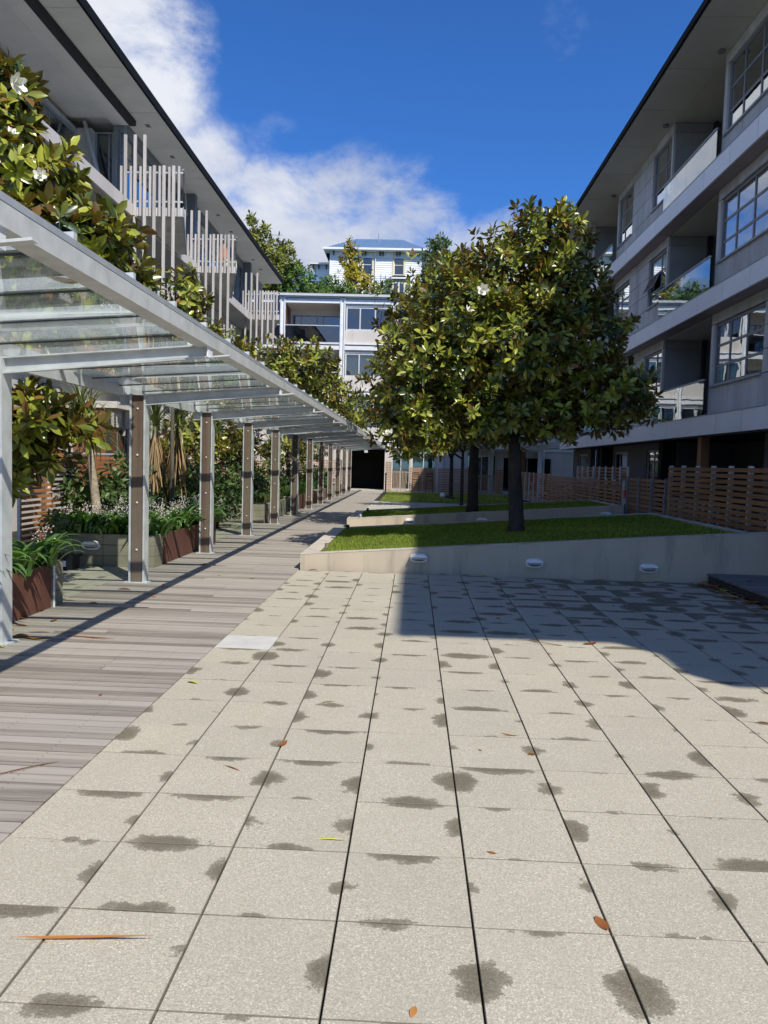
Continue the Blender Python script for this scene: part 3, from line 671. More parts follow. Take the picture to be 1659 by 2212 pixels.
def grass(name, x0, x1, y0, y1, zf, n, label, hmin=.018, hmax=.046):
    a = MB().quad((x0, y0, zf(x0)), (x1, y0, zf(x1)), (x1, y1, zf(x1)), (x0, y1, zf(x0))).build('lawn_soil', 'lawn_soil', None, fix=False); struct(a)
    P = np.stack([rng.uniform(x0 + .02, x1 - .02, n), rng.uniform(y0 + .02, y1 - .02, n), np.zeros(n)], 1); P[:, 2] = zf(P[:, 0])
    f = .5 + .5 * np.sin(P[:, 0] * 3.1 + np.sin(P[:, 1] * 2.3) * 2) * np.sin(P[:, 1] * 2.7 + P[:, 0])
    hh = rng.uniform(hmin, hmax, n) * (.75 + .4 * f); az = rng.uniform(0, 2 * PI, n); ln = rng.uniform(.1, .75, n) * hh; w = rng.uniform(.003, .006, n)
    dx, dy = np.cos(az), np.sin(az); la = rng.uniform(0, 2 * PI, n)
    V = np.zeros((n, 3, 3)); V[:, 0] = P + np.stack([dx * w, dy * w, 0 * w], 1); V[:, 1] = P - np.stack([dx * w, dy * w, 0 * w], 1)
    V[:, 2] = P + np.stack([np.cos(la) * ln, np.sin(la) * ln, hh], 1)
    me = tri_mesh(name, V.reshape(-1, 3), np.arange(n * 3).reshape(-1, 3), 'grass', np.repeat(np.clip(.55 * f * (.6 + .4 * np.sin(P[:, 0] * .9 + P[:, 1] * 1.3)) + rng.normal(.25, .25, n), 0, 1), 3))
    o = bpy.data.objects.new(name, me); place(o, None, (0, 0, 0)); return tag(o, label, 'lawn', kind='stuff')
plain('lawn_soil', (.13, .15, .03), .95, .3, 5, .6, 90)
t1, z1 = lawn('raised_lawn', -1.63, 4.95, 11.27, 16.0, .235, .0775, 'nearest pale rendered wall rising to the right round the front lawn', 0, xw=7.6)
grass('grass', -1.39, 4.83, 11.43, 15.88, lambda x: z1(x) - .035, 95000, 'front raised lawn of short green grass round the big tree')
t2, z2 = lawn('raised_lawn', -1.60, 5.12, 18.9, 22.2, .225, .077, 'second rendered wall rising to the right behind the front lawn', 0, xw=5.14)
grass('grass', -1.36, 5.0, 19.06, 22.08, lambda x: z2(x) - .035, 40000, 'second raised lawn of green grass with a tree near its middle', .025, .05)
grass('grass', -1.4, 5.1, 32.2, 43.4, lambda x: .012, 26000, 'flat far lawn before the slatted fence of the end building', .03, .09)

# ================================================================== GLASS CANOPY
can = thing('glass_canopy', (-3.47, 3.1, 0), 'long galvanised steel canopy with glass roof over the left side of the boardwalk', 'canopy')
def armz(x): return 2.385 + .082 * (x + 3.37)     # top of the arms
POSTY = [2.98, 6.20] + [3.12 + 3.225 * i for i in range(2, 13)]
for k, Y0 in enumerate(POSTY):
    xa, xb = -3.575, -3.375; ya, yb = Y0, Y0 + .16
    m = MB().box(xa, xa + .022, ya, yb, 0, 2.385).box(xb - .022, xb, ya, yb, 0, 2.385).box(xa + .022, xb - .022, ya + .07, ya + .09, 0, 2.38).box(xa - .05, xb + .05, ya - .02, yb + .02, 0, .012)
    p = m.build('post', 'steel', can, org=(-3.475, Y0 + .08, 0))
    MB().box(xa + .032, xb - .032, ya + .012, ya + .068, .02, 2.37).build('timber_infill', 'post_wood', p)
    for zb in (.42, 1.02, 1.62, 2.2):
        pass

    # arm: tapered channel
    xo, xi = -1.69, -3.72; y1 = Y0 + .05
    arm = MB(); zt = armz
    arm.prism([(xb + .001, zt(xb) - .125), (xo, zt(xo) - .085), (xo, zt(xo) - .012), (xb + .001, zt(xb) - .012)], 'Y', y1 + .02, y1 + .032)
    arm.prism([(xb + .001, zt(xb) - .012), (xo, zt(xo) - .012), (xo, zt(xo)), (xb + .001, zt(xb))], 'Y', y1 - .028, y1 + .075)
    arm.prism([(xb + .001, zt(xb) - .137), (xo + .18, zt(xo) - .092), (xo + .18, zt(xo) - .08), (xb + .001, zt(xb) - .125)], 'Y', y1 - .028, y1 + .02)
    arm.build('arm', 'steel', can)
    MB().box(xo - .001, xo + .012, y1 - .045, y1 + .09, zt(xo) - .105, zt(xo) - .001).build('end_plate', 'steel_white', can)
    m = MB().box(xi, xa - .001, y1 + .02, y1 + .032, 2.25, 2.362).box(xi, xa - .001, y1 - .028, y1 + .075, 2.363, 2.374).box(xi, xa - .001, y1 - .028, y1 + .019, 2.24, 2.25)
    m.build('back_bracket', 'steel', can)
    MB().box(-1.86, -1.79, y1 - .01, y1 + .02, zt(-1.8) + .002, zt(-1.8) + .075).build('cleat', 'steel_white', can)
bolt_me = None
for o in [o for o in COL.objects if o.name.split('.')[0] == 'bolt']: bpy.data.objects.remove(o, do_unlink=True)
bolt_me = bpy.data.meshes.new('bolt'); q = MB().lathe((0, 0, 0), [(.013, 0), (.013, .008), (.008, .013)], 8); bolt_me.from_pydata(q.v, [], q.f); bolt_me.materials.append(M['steel_white'])
for p in [o for o in COL.objects if o.name.split('.')[0] == 'post']:
    w = WL[p.name]
    for zb in (.42, 1.02, 1.62, 2.2):
        o = bpy.data.objects.new('bolt', bolt_me); o.rotation_euler = (PI / 2, 0, 0); place(o, p, (w.x, w.y - .068, zb))
YA, YB = .4, POSTY[-1] + .9
def glz(x): return 2.612 + .07 * (x + 1.66)
MB().prism([(-1.775, 2.495), (-1.665, 2.503), (-1.665, 2.598), (-1.775, 2.590)], 'Y', YA, YB).build('outer_beam', 'steel', can)
MB().prism([(-1.690, 2.606), (-1.668, 2.606), (-1.668, 2.638), (-1.690, 2.638)], 'Y', YA, YB).build('glass_edge_trim', 'alu_mid', can)
for i in range(len(POSTY) - 1):
    a, b = POSTY[i] + .14, POSTY[i + 1] + .02
    MB().prism([(-3.72, 2.36), (-3.66, 2.36), (-3.66, 2.475), (-3.72, 2.475)], 'Y', a, b).build('inner_beam', 'steel', can)
    MB().box(-3.655, -3.64, a - .12, a + .06, 2.378, 2.47).build('splice_plate', 'steel_white', can)
FY = [3.81 + .80625 * k for k in range(-4, 52)]; FY = [f for f in FY if YA < f < YB]
for i, fy in enumerate(FY):
    x0, x1 = -3.80, -1.70
    MB().prism([(x0, glz(x0) + .012), (x1, glz(x1) + .012), (x1, glz(x1) + .085), (x0, glz(x0) + .085)], 'Y', fy - .02, fy + .02).build('glazing_bar', 'steel', can)
    MB().prism([(x0, glz(x0) - .008), (-1.78, glz(-1.78) - .008), (-1.78, glz(-1.78) - .001), (x0, glz(x0) - .001)], 'Y', fy - .012, fy + .012).build('gasket', 'plastic_black', can)
    if i < len(FY) - 1:
        a, b = fy, FY[i + 1]
        MB().prism([(x0 - .02, glz(x0 - .02)), (-1.695, glz(-1.695)), (-1.695, glz(-1.695) + .010), (x0 - .02, glz(x0 - .02) + .010)], 'Y', a + .003, b - .003).build('glass_panel', 'canopy_glass', can)

# ================================================================== PLANTERS
def planter(loc, x0, x1, y0, y1, corten_from, label, h=.47, blocks=True, back=True, corten_h=.46):
    """concrete sleeper box; its walk side is corten sheet from corten_from on"""
    t = thing('planter', loc, label, 'planter')
    def face_blocks(ax, a, b, fixed, dirn):
        L = b - a; n = max(1, round(L / .85)); st = L / n
        for r in range(3):
            for k in range(n):
                u0 = a + k * st + .004; u1 = a + (k + 1) * st - .004; z0 = r * h / 3 + .003; z1_ = (r + 1) * h / 3 - .003
                if ax == 'x': pbox('block', 'sleeper_conc', t, u0, u1, fixed, fixed + .09, z0, z1_, .006)
                else: pbox('block', 'sleeper_conc', t, fixed - .09, fixed, u0, u1, z0, z1_, .006)
    face_blocks('x', x0, x1, y0, 0)
    if corten_from is None: face_blocks('y', y0 + .09, y1, x1, 0)
    elif corten_from < 0:      # corten first, concrete end block last
        yb = -corten_from
        face_blocks('y', yb, y1, x1, 0)
        yy = y0 + .09
        while yy < yb - .01: pbox('steel_sheet', 'corten', t, x1 - .012, x1 - .004, yy + .003, min(yy + 1.2, yb) - .003, .0, corten_h); yy += 1.2
    else:
        face_blocks('y', y0 + .09, corten_from, x1, 0)
        yy = corten_from
        while yy < y1 - .01: pbox('steel_sheet', 'corten', t, x1 - .012, x1 - .004, yy + .003, min(yy + 1.2, y1) - .003, .0, corten_h); yy += 1.2
    face_blocks('x', x0, x1 - .1, y1 - .09, 0)
    pbox('side_panel', 'sleeper_conc', t, x0 - .08, x0 - .003, y0, y1, 0, h - .01)
    MB().box(x0, x1 - .095, y0 + .095, y1 - .095, 0, h - .06).build('soil', 'soil', t)
    return t
plA = planter((-4.7, 3.5, 0), -5.6, -3.74, 1.6, 8.1, -7.84, 'nearest rust steel planter full of strap leaves at left edge')
MB().tube([(-3.725, 7.86, 0), (-3.725, 7.86, .44)], .012, 8).build('drain_pipe', 'steel_white', plA)
MB().box(-3.72, -3.70, 7.84, 7.89, .30, .33).build('pipe_clip', 'steel_white', plA)
plB = planter((-4.7, 12.5, 0), -5.22, -3.70, 10.93, 14.4, 11.3, 'concrete and rust steel planter of flowering lilies behind the second post')
plC = planter((-4.9, 21, 0), -5.5, -3.76, 19.38, 22.95, None, 'long low planter of three courses of concrete blocks beside the boardwalk')
plD = planter((-4.7, 24.6, 0), -5.5, -3.74, 24.4, 30.2, 25.2, 'rust steel planter with grasses past the concrete block planter')
plE = planter((-4.7, 31.5, 0), -5.5, -3.78, 31.4, 36.2, 33.2, 'planter with concrete end facing and bright green leaves far along the walk')
plF = planter((-4.7, 37.8, 0), -5.5, -3.78, 37.4, 41.5, 38.2, 'furthest planter beside the boardwalk near the dark passage')

for i in range(9):
    x = -3.85 - (i % 2) * .42 + random.uniform(-.05, .05); yy = 5.5 + i * .29
    clump('lily_clump', (x, yy, .42), 'arching strap-leaved lily clump in the nearest planter', 'plant', LILY, 'leaf_lily', 26, 20, 1.12, 'lilies in the nearest planter', 2 if i % 3 else 0, .08, (.35, .55), 0.2)
k = 0
for i in range(22):
    fr = i < 7
    x = (-5.1 + i * .21) if fr else random.uniform(-5.0, -3.82); yy = 11.12 + random.uniform(0, .1) if fr else 11.35 + (i - 7) * .2
    clump('lily_clump', (x, yy, .42), 'white-flowered lily clump spilling over the planter behind the second post', 'plant', LILY, 'leaf_lily', 24 if fr or x > -4.2 else 0, 40, 1.15, 'flowering lilies in the second planter', 5, .10, (.32, .52), -1.3 if fr else 0)
for i in range(8):
    clump('lily_clump', (-3.95 - random.uniform(0, .3), 13.9 + i * .15 - 1.2, .42), 'white-flowered lily clump spilling over the planter behind the second post', 'plant', LILY, 'leaf_lily', 14, 20, 1.0, 'flowering lilies in the second planter', 3, .1, (.32, .5), 0)
for i in range(10):
    clump('lily_clump', (-4.4 - random.uniform(0, 1.0), 15.1 + i * .42, 0), 'dark leafy lily clump beyond the flowering planter', 'plant', LILY, 'leaf_lily', 0, 34, 1.15, 'dark lilies in the gap between planters', 5, .12, (.5, .8)) if i < 0 else None
for i in range(12):
    clump('shrub', (-4.3 - random.uniform(0, 1.0), 19.8 + i * .27, .42), 'dark leafy shrub filling the concrete block planter', 'shrub', LILY, 'leaf_shrub', 0, 42, 1.05, 'shrubs in the block planter', 2, .14, (.4, .7))
for i in range(5):
    clump('grass_tuft', (-3.95, 21.0 + i * .45, .43), 'fine bronze grass tuft on the edge of the block planter', 'plant', GRASSY, 'leaf_olive', 0, 60, .8, 'grass tufts on the block planter', 0, .05)
for i in range(12):
    clump('grass_tuft', (-4.0 - random.uniform(0, .5), 24.8 + i * .42, .42), 'bright arching grass tuft spilling from the rust steel planter', 'plant', GRASSY, 'leaf_bush', 0, 90, 1.15, 'grass tufts in the rust planter', 0, .08)
for i in range(11):
    clump('grass_tuft', (-4.05 - random.uniform(0, .6), 31.7 + i * .82, .42), 'bright leafy tuft in the far planters', 'plant', GRASSY if i % 2 else LILY, 'leaf_bush' if i % 2 else 'leaf_lily', 0, 70, 1.25, 'tufts in the far planters', 0, .12)

def cabbage(base, h, heads, label, lean=(0, 0), skirt=False, n=70, L=.8, mat='leaf_cabbage', r=.07):
    t = thing('cabbage_tree', base, label, 'tree'); b = Vector(base); top = b + Vector((lean[0], lean[1], h))
    mb = MB().tube([b, b.lerp(top, .15) + Vector((.02, 0, 0)), b.lerp(top, .6), top], [r * 1.5, r * 1.05, r * .85, r * .7], 12); mb.build('trunk', 'bark_pale', t, smooth=True)
    tm = [ribbon(L, .035, 1.3, 6, .2, .9), ribbon(L * .95, .032, .7, 5, .2, .9), ribbon(L, .034, 2.0, 6, .2, .9)]
    for (hx, hy, hz) in heads:
        c = top + Vector((hx, hy, hz))
        if (hx, hy, hz) != (0, 0, 0): MB().tube([top - Vector((0, 0, .15)), c], [.05, .045], 8).build('branch', 'bark_pale', t, smooth=True)
        for tmp in tm:
            m = n // 3; az = rng.uniform(0, 2 * PI, m); tl = rng.uniform(-.75, 1.25, m)
            Rt = np.zeros((m, 3, 3)); Rt[:, 0, 0] = np.cos(tl); Rt[:, 0, 2] = np.sin(tl); Rt[:, 1, 1] = 1; Rt[:, 2, 0] = -np.sin(tl); Rt[:, 2, 2] = np.cos(tl)
            R = rotz(m, az) @ Rt; P = np.tile(np.array(c), (m, 1)); s = rng.uniform(.8, 1.15, m); k = m // 2
            leaf_parts(P[:k], R[:k], s[:k], mat, t, rng.random(k), 'leaf', tmp[0], tmp[1])
            bulk('foliage', P[k:], R[k:], s[k:], mat, t, rng.random(m - k), tmp[0], tmp[1])
        if skirt:
            tmp = ribbon(.85, .03, .5, 5, .2, -1.15); m = 100; az = rng.uniform(0, 2 * PI, m)
            P = np.tile(np.array(c), (m, 1)); P[:, 2] -= rng.uniform(0, .75, m)
            bulk('dead_leaves', P, rotz(m, az), rng.uniform(.6, 1.1, m), 'leaf_dry', t, rng.random(m), tmp[0], tmp[1])
    return t
cabbage((-4.88, 11.75, .41), 1.55, [(0, 0, 0), (-.18, .1, .3)], 'cabbage tree with a leaning pale trunk and spiky head behind the near planter', (-.18, .1), n=100, L=.72)
cabbage((-4.95, 14.3, .41), 1.75, [(0, 0, 0), (.35, .2, .05)], 'cabbage tree with brown hanging dead leaves behind the second post', (.1, 0), True, n=60, L=.75)
cabbage((-5.2, 17.0, 0), 2.3, [(0, 0, 0)], 'slim dark-stemmed cabbage tree between the second and third posts', (.05, 0), False, n=40, L=.7, mat='leaf_shrub', r=.045)
cabbage((-5.0, 27.2, .41), 1.6, [(0, 0, 0)], 'small cabbage tree behind the fifth post', (0, 0), True, n=50, L=.8)
for (x, yy, z_, s_) in ((-5.25, 12.3, .45, .75), (-5.0, 15.3, 0, 1.25), (-4.75, 16.3, 0, 1.2), (-5.4, 17.8, 0, 1.3)):
    clump('flax', (x, yy, z_), f'upright spiky flax clump {"behind the flowering lilies" if yy < 13 else "in the dark gap beyond the second post" if yy < 16 else "near the third post" if yy < 17 else "behind the third post by the fence"}', 'plant', FLAX, 'leaf_shrub', 16, 30, s_ * .75)

# ================================================================== SLATTED FENCES
def slat_fence(name, label, side, plane, u0, u1, z0, z1, pitch, sh, mat, cat='fence', post_every=1.2, pmat='steel', cap=False, pw=.045, double=False, th=.02):
    """side 'R'/'L': runs along Y at X=plane; 'F': runs along X at Y=plane"""
    f = Face({'Y': 'L', 'X': 'F'}[side], plane)
    e = f.ext(u0, u0, 0, 0, 0, 0); t = thing(name, (e[0], e[2], z0), label, cat)
    n = int((z1 - z0) / pitch)
    segs = max(1, round((u1 - u0) / 2.4)); sl = (u1 - u0) / segs
    for i in range(n):
        for s_ in range(segs):
            fbox(f, 'slat', mat, t, u0 + s_ * sl + .002, u0 + (s_ + 1) * sl - .002, z0 + i * pitch + .02, z0 + i * pitch + .02 + sh, 0, th)
            if double: fbox(f, 'slat', mat, t, u0 + s_ * sl + .002, u0 + (s_ + 1) * sl - .002, z0 + i * pitch + .02 + pitch * .0, z0 + i * pitch + .02 + sh, .09, .09 + th)
    k = max(1, round((u1 - u0) / post_every)); top = z0 + n * pitch + .02
    for i in range(k + 1):
        u = u0 + (u1 - u0) * i / k; u = min(max(u, u0 + pw / 2), u1 - pw / 2)
        fbox(f, 'fence_post', pmat, t, u - pw / 2, u + pw / 2, z0 - .02, top, th + .001, .088 if double else th + .045)
    if cap: fbox(f, 'cap_rail', 'alu_pale', t, u0, u1, top + .001, top + .03, -.005, th + .05)
    return t
# left garden fences
slat_fence('slatted_fence', 'low orange slatted fence panel at the left edge beside the first post', 'Y', -5.62, 10.85, 11.62, .15, 1.26, .085, .048, 'slat_orange_y', post_every=.8, cap=True)
slat_fence('slatted_fence', 'taller orange slatted fence behind the leaning cabbage tree', 'Y', -5.64, 11.66, 14.95, .15, 1.60, .085, .048, 'slat_orange_y', post_every=.75, cap=True, pmat='steel_white')
slat_fence('slatted_fence', 'shaded slatted fence behind the plants between second and fourth posts', 'Y', -5.7, 15.4, 24.0, .15, 1.62, .085, .048, 'slat_orange_y', post_every=1.3, pmat='alu_dark')
slat_fence('slatted_fence', 'short orange slatted return facing the camera beyond the block planter', 'X', 23.6, -5.6, -4.9, .15, 1.62, .085, .048, 'slat_orange_x', post_every=.7)
slat_fence('slatted_fence', 'bright orange slatted fence at the end of the planters by the dark passage', 'X', 42.4, -5.6, -3.95, .2, 1.75, .09, .05, 'slat_orange_x', post_every=.8)
slat_fence('slatted_fence', 'distant slatted fence seen between the far canopy posts', 'Y', -5.8, 26.0, 42.0, .15, 1.62, .09, .05, 'slat_orange_y', post_every=2)
# right fences
slat_fence('slatted_fence', 'tall brown slatted screen at the right edge above the lawn wall', 'Y', 5.3, 9.2, 15.9, .62, 1.76, .098, .064, 'slat_brown_y', post_every=.78, pw=.06, double=True)
slat_fence('slatted_gate', 'lower brown slatted gate left of the tall right screen', 'Y', 5.3, 16.2, 19.1, .45, 1.45, .098, .064, 'slat_brown_y', cat='gate', post_every=.97, pw=.035, pmat='alu_win')
slat_fence('slatted_fence', 'long brown slatted fence running back along the second lawn', 'Y', 5.3, 19.35, 30.0, .25, 1.42, .098, .064, 'slat_brown_y', post_every=.9, pw=.05, double=True)
slat_fence('slatted_fence', 'far end of the right slatted fence near the end building', 'Y', 5.35, 30.2, 38.0, .1, 1.42, .098, .064, 'slat_brown_y', post_every=1.3, pw=.05)
slat_fence('slatted_screen', 'raised brown slatted screen standing behind the long right fence', 'Y', 6.0, 21.6, 28.2, 1.0, 1.76, .098, .064, 'slat_brown_y', cat='screen', post_every=.85, pw=.06)
slat_fence('slatted_screen', 'inner slatted screen behind the tall right screen', 'Y', 6.3, 10.0, 16.0, .1, .95, .098, .064, 'slat_brown_y', cat='screen', post_every=.5, pw=.05)
slat_fence('slatted_screen', 'inner slatted screen behind the slatted gate', 'Y', 6.3, 16.4, 19.4, .1, 1.05, .098, .064, 'slat_brown_y', cat='screen', post_every=.4, pw=.05)
# far fences across the end building
slat_fence('slatted_fence', 'narrow sunlit slatted panel beside the dark passage', 'X', 45.0, -1.62, -1.28, .02, 1.75, .10, .07, 'slat_far_x', post_every=.3)
slat_fence('slatted_fence', 'sunlit and shaded slatted panel right of the pale slatted gate', 'X', 45.0, -.22, 1.3, .02, 1.5, .10, .07, 'slat_far_x', post_every=.75)
slat_fence('slatted_fence', 'shaded slatted panel in the middle of the end building', 'X', 45.0, 1.45, 3.6, .02, 1.5, .10, .07, 'slat_far_x', post_every=.7)
slat_fence('slatted_fence', 'shaded slatted panel right of the dark vertical gate', 'X', 45.0, 4.8, 5.25, .02, 1.5, .10, .076, 'slat_orange_x', post_every=.4)
def vgate(u0, u1, z1_, mat, label):
    t = thing('slatted_gate', ((u0 + u1) / 2, 45.0, 0), label, 'gate'); n = int((u1 - u0) / .085)
    for i in range(n): pbox('slat', mat, t, u0 + i * .085, u0 + i * .085 + .042, 45.0, 45.02, .05, z1_)
    pbox('rail', 'alu_mid', t, u0, u1, 45.021, 45.05, .15, .2); pbox('rail', 'alu_mid', t, u0, u1, 45.021, 45.05, z1_ - .12, z1_ - .07)
vgate(-1.24, -.26, 1.22, 'slat_pale_z', 'pale upright-slatted gate under the white curtained window')
vgate(3.65, 4.78, 1.12, 'slat_pale_z', 'dark upright-slatted gate left of the leaning trunk')

# ================================================================== RIGHT APARTMENT BUILDING
rb = thing('apartment_building', (7.2, 16, 0), 'long grey panelled apartment building with recessed balconies filling the right side', 'building')
FR = Face('R', 7.2)
ZB = [(2.48, 2.93), (5.45, 5.88), (8.41, 8.87)]; ZS = 11.60
YN, YFAR = -.25, 36.3
pbox('interior_core', 'interior', rb, 9.45, 16, YN + .3, YFAR - .2, -.1, ZS - .02); pbox('interior_core', 'interior', rb, 9.45, 16, YFAR - .19, 45.4, 5.5, ZS - .02)
# ground floor: dark set-back wall
FG = Face('R', 7.45)
gop = [(23.25, 25.0, .55, 2.25), (27.2, 29.0, .3, 2.25), (33.4, 35.2, .1, 2.25)]
wall_open(FG, 'ground_wall', 'clad_char', rb, 23.0, 29.1, -.1, 2.47, gop, 0, .2)
wall_open(FG, 'ground_wall', 'clad_char', rb, 32.8, YFAR, -.1, 2.47, gop, 0, .2)
fbox(FG, 'ground_wall', 'clad_char', rb, YN, 16.7, -.1, 2.47, 0, .2)
for (a, b_) in ((16.7, 23.0), (29.1, 32.8)): pbox('recess_wall', 'clad_char', rb, 9.2, 9.4, a, b_, -.1, 2.47)
for yy in (16.9, 22.75, 29.25, 32.6): pbox('side_wall', 'clad_char', rb, 7.66, 9.19, yy - .1, yy + .1, -.1, 2.47)
for yy in (22.45, 29.5): pbox('column', 'fascia', rb, 7.12, 7.42, yy, yy + .3, -.1, 2.47)
pbox('timber_column', 'timber_z', rb, 7.0, 7.2, 19.1, 19.35, -.1, 2.47)
for o_ in gop: window(FG, rb, o_[0], o_[1], o_[2], o_[3], (.62,), (.42,) if o_[2] > .2 else (.3,), d=.04, fr=.07, fmat='alu_mid', blind=(0, .5) if o_[2] > .5 else None, bmat='blind')
pbox('dark_room', 'interior', rb, 7.9, 9.3, 23.1, 29.0, -.1, 2.45)
# bays of one floor: (start, end) of the solid parts with their windows
SOL = [(YN, 9.7, []), (13.4, 19.38, [(16.48, 19.18)]), (23.04, 29.05, [(23.18, 24.86), (27.06, 28.88)]), (32.75, YFAR, [(32.95, 34.7)])]
REC = [(9.7, 13.4), (19.38, 23.04), (29.05, 32.75)]
for fl, (zb, zt) in enumerate(ZB):
    z0 = zt; z1_ = ZB[fl + 1][0] if fl < 2 else ZS
    YF = 45.6 if fl else YFAR
    pbox('floor_slab', 'interior', rb, 6.86, 16, YN, YF, zb + .03, zt - .004)
    # band panels
    yy = YN
    e = [YN] + [16.37 - 1.52 * k for k in range(11, 0, -1)] + [16.37, 17.78, 19.31, 21.15, 23.03, 24.55] + [24.55 + 1.55 * k for k in range(1, 14)] + [YF]
    e = sorted(v for v in e if YN <= v <= YF)
    for a, b_ in zip(e, e[1:]):
        if b_ - a < .2: continue
        pbox('band_panel', 'band_metal', rb, 6.80, 6.85, a + .010, b_ - .010, zb, zt)
        pbox('soffit_panel', 'band_soffit', rb, 6.853, 7.24, a + .010, b_ - .010, zb + .002, zb + .025)
    pbox('band_end_panel', 'band_metal', rb, 6.80, 9, YF + .003, YF + .04, zb, zt)
    pbox('band_end_panel', 'band_metal', rb, 6.80, 9, YN - .04, YN - .003, zb, zt)
    pbox('band_capping', 'alu_mid', rb, 6.79, 7.19, YN, YF, zt + .001, zt + .018)
    ws, wh = zt + .77, z1_ - .26
    if fl == 2: wh = z1_ - .27
    for (a, b_, wins) in SOL:
        if b_ == YFAR and fl: b_ = YF
        bt = MB(); bt.box(7.27, 7.42, a + .05, b_ - .05, z0 + .02, ws - .02)
        cuts = [a] + [w for q in wins for w in q] + [b_]
        def panel(u0, u1, v0, v1, mat='clad_conc'): fbox(FR, 'cladding_panel', mat, rb, u0 + .010, u1 - .010, v0 + .010, v1 - .010, 0, .06)
        # sill strip and head strip, broken by joints
        js = [a]
        while js[-1] + 1.6 < b_ - .5: js.append(js[-1] + 1.6)
        js.append(b_)
        for p, q in zip(js, js[1:]): panel(p, q, z0 + .018, ws); panel(p, q, wh, z1_ - .002)
        bt.box(7.27, 7.42, a + .05, b_ - .05, wh + .02, z1_ - .01)
        for p, q in zip(cuts[::2], cuts[1::2]):
            w_ = q - p
            if w_ < .03: continue
            bt.box(7.27, 7.42, p + .03, q - .03, ws - .01, wh + .01) if w_ > .1 else None
            nc = max(1, round(w_ / 1.1)); nr = 3 if w_ > .5 else 1
            for c in range(nc):
                for r_ in range(nr): panel(p + w_ * c / nc, p + w_ * (c + 1) / nc, ws + (wh - ws) * r_ / nr, ws + (wh - ws) * (r_ + 1) / nr)
        bt.build('wall', 'clad_dark', rb)
        for wi, (p, q) in enumerate(wins):
            big = q - p > 2.2
            cols = (.36, .70) if big else ((.36,) if wi == 0 else (.62,))
            bl = {(0, 1): (.5, .98), (1, 1): (.05, .98)}.get((fl, int(big)), (0, .12) if fl == 2 else ((.55, .98) if (wi + fl) % 2 == 0 else None))
            window(FR, rb, p, q, ws, wh, cols, (.31, .64), d=.06, fr=.07, fmat='alu_win', blind=bl,
                   awn=((1, 1), (0, 0)) if (fl == 1 and abs(p - 23.18) < .01) else (), label='window with two sashes propped open' if (fl == 1 and abs(p - 23.18) < .01) else None)
            pbox('sill', 'alu_mid', rb, 7.14, 7.26, p, q, ws - .03, ws + .012)
            pbox('dark_backing', 'interior', rb, 8.3, 8.4, p - .3, q + .3, z0 + .02, z1_ - .01)
        for ye in (a, b_):   # corner posts of the bays
            s_ = 1 if ye == a else -1
            if ye in (YN, YF): pbox('end_wall', 'clad_conc', rb, 7.27, 15.9, ye, ye + s_ * .2, z0 + .02, z1_ - .01); continue
            for (xa, xb, va, vb) in ((7.262, 8.62, z0 + .02, z1_ - .27), (8.63, 9.44, z0 + .02, z1_ - .27), (7.262, 8.62, z1_ - .26, z1_ - .005), (8.63, 9.44, z1_ - .26, z1_ - .005)):
                pbox('side_panel', 'clad_dark', rb, xa, xb - .006, ye + s_ * .003, ye + s_ * .055, va, vb)
    for (a, b_) in REC:
        pbox('recess_ceiling', 'soffit_dim', rb, 7.25, 9.24, a + .06, b_ - .06, z1_ - .02, z1_ - .003) if fl < 2 else None
        wall_open(Face('R', 9.25), 'recess_wall', 'clad_dark', rb, a, b_, z0, z1_, [(a + .6, b_ - .5, z0 + .05, z1_ - .4)], 0, .15)
        window(Face('R', 9.25), rb, a + .6, b_ - .5, z0 + .05, z1_ - .4, (.5,), (), d=.05, fr=.07, fmat='alu_dark')
        # glass balustrade
        xg = 6.99; n = 2; L = b_ - a
        for k in range(n): pbox('balustrade_glass', 'balustrade', rb, xg, xg + .012, a + L * k / n + .006 - .25 * (k == 0), a + L * (k + 1) / n - .006, zt + .03, zt + .9)
        pbox('handrail', 'alu_mid', rb, xg - .02, xg + .03, a - .25, b_, zt + .9, zt + .935)
        pbox('balustrade_glass', 'balustrade', rb, xg + .02, 7.26, b_ - .04, b_ - .028, zt + .03, zt + .9)
# roof
rp = [(5.97, -1.27), (7.4, -1.27), (8.05, -1.27), (16, -1.27), (16, 45.65), (5.97, 45.65)]
MB().prism(rp, 'Z', ZS + .035, ZS + .15).build('roof', 'fascia', rb)
e = [-1.2] + [17.81 - 2.32 * k for k in range(8, 0, -1)] + [17.81, 20.04, 22.27, 24.75, 27.0, 29.5, 32, 34.4, 36.9, 39.2, 41.5, 43.8, 45.6]
for a, b_ in zip(e, e[1:]):
    pbox('soffit_panel', 'soffit_dim', rb, 6.03, 7.236, a + .010, b_ - .010, ZS, ZS + .03)
for (a, b_) in REC: pbox('soffit_panel', 'soffit_dim', rb, 7.245, 9.24, a, b_, ZS + .002, ZS + .03)
pbox('fascia', 'fascia', rb, 5.95, 6.0, -1.29, 45.67, ZS - .005, ZS + .16)
for yy in (19.15, 23.18, 29.0, 13.2):
    MB().lathe((7.0, yy, ZS - .085), [(.05, 0), (.085, .015), (.095, .04), (.095, .055), (.07, .084)], 16).build('downlight', 'alu_dark', rb, smooth=False)
MB().box(6.9, 7.05, 32.2, 32.35, ZS - .16, ZS - .002).build('soffit_lamp', 'alu_pale', rb)

# ================================================================== LEFT APARTMENT BUILDING
lb = thing('apartment_building', (-8.3, 25, 0), 'left apartment building with deep eave and balconies screened by upright timber battens', 'building')
ZE = 10.9; XE = -7.18; XW = -8.3
FL = Face('L', XW)
pbox('interior_core', 'interior', lb, -18, -9.95, 2, 44.3, -.1, ZE - .02)
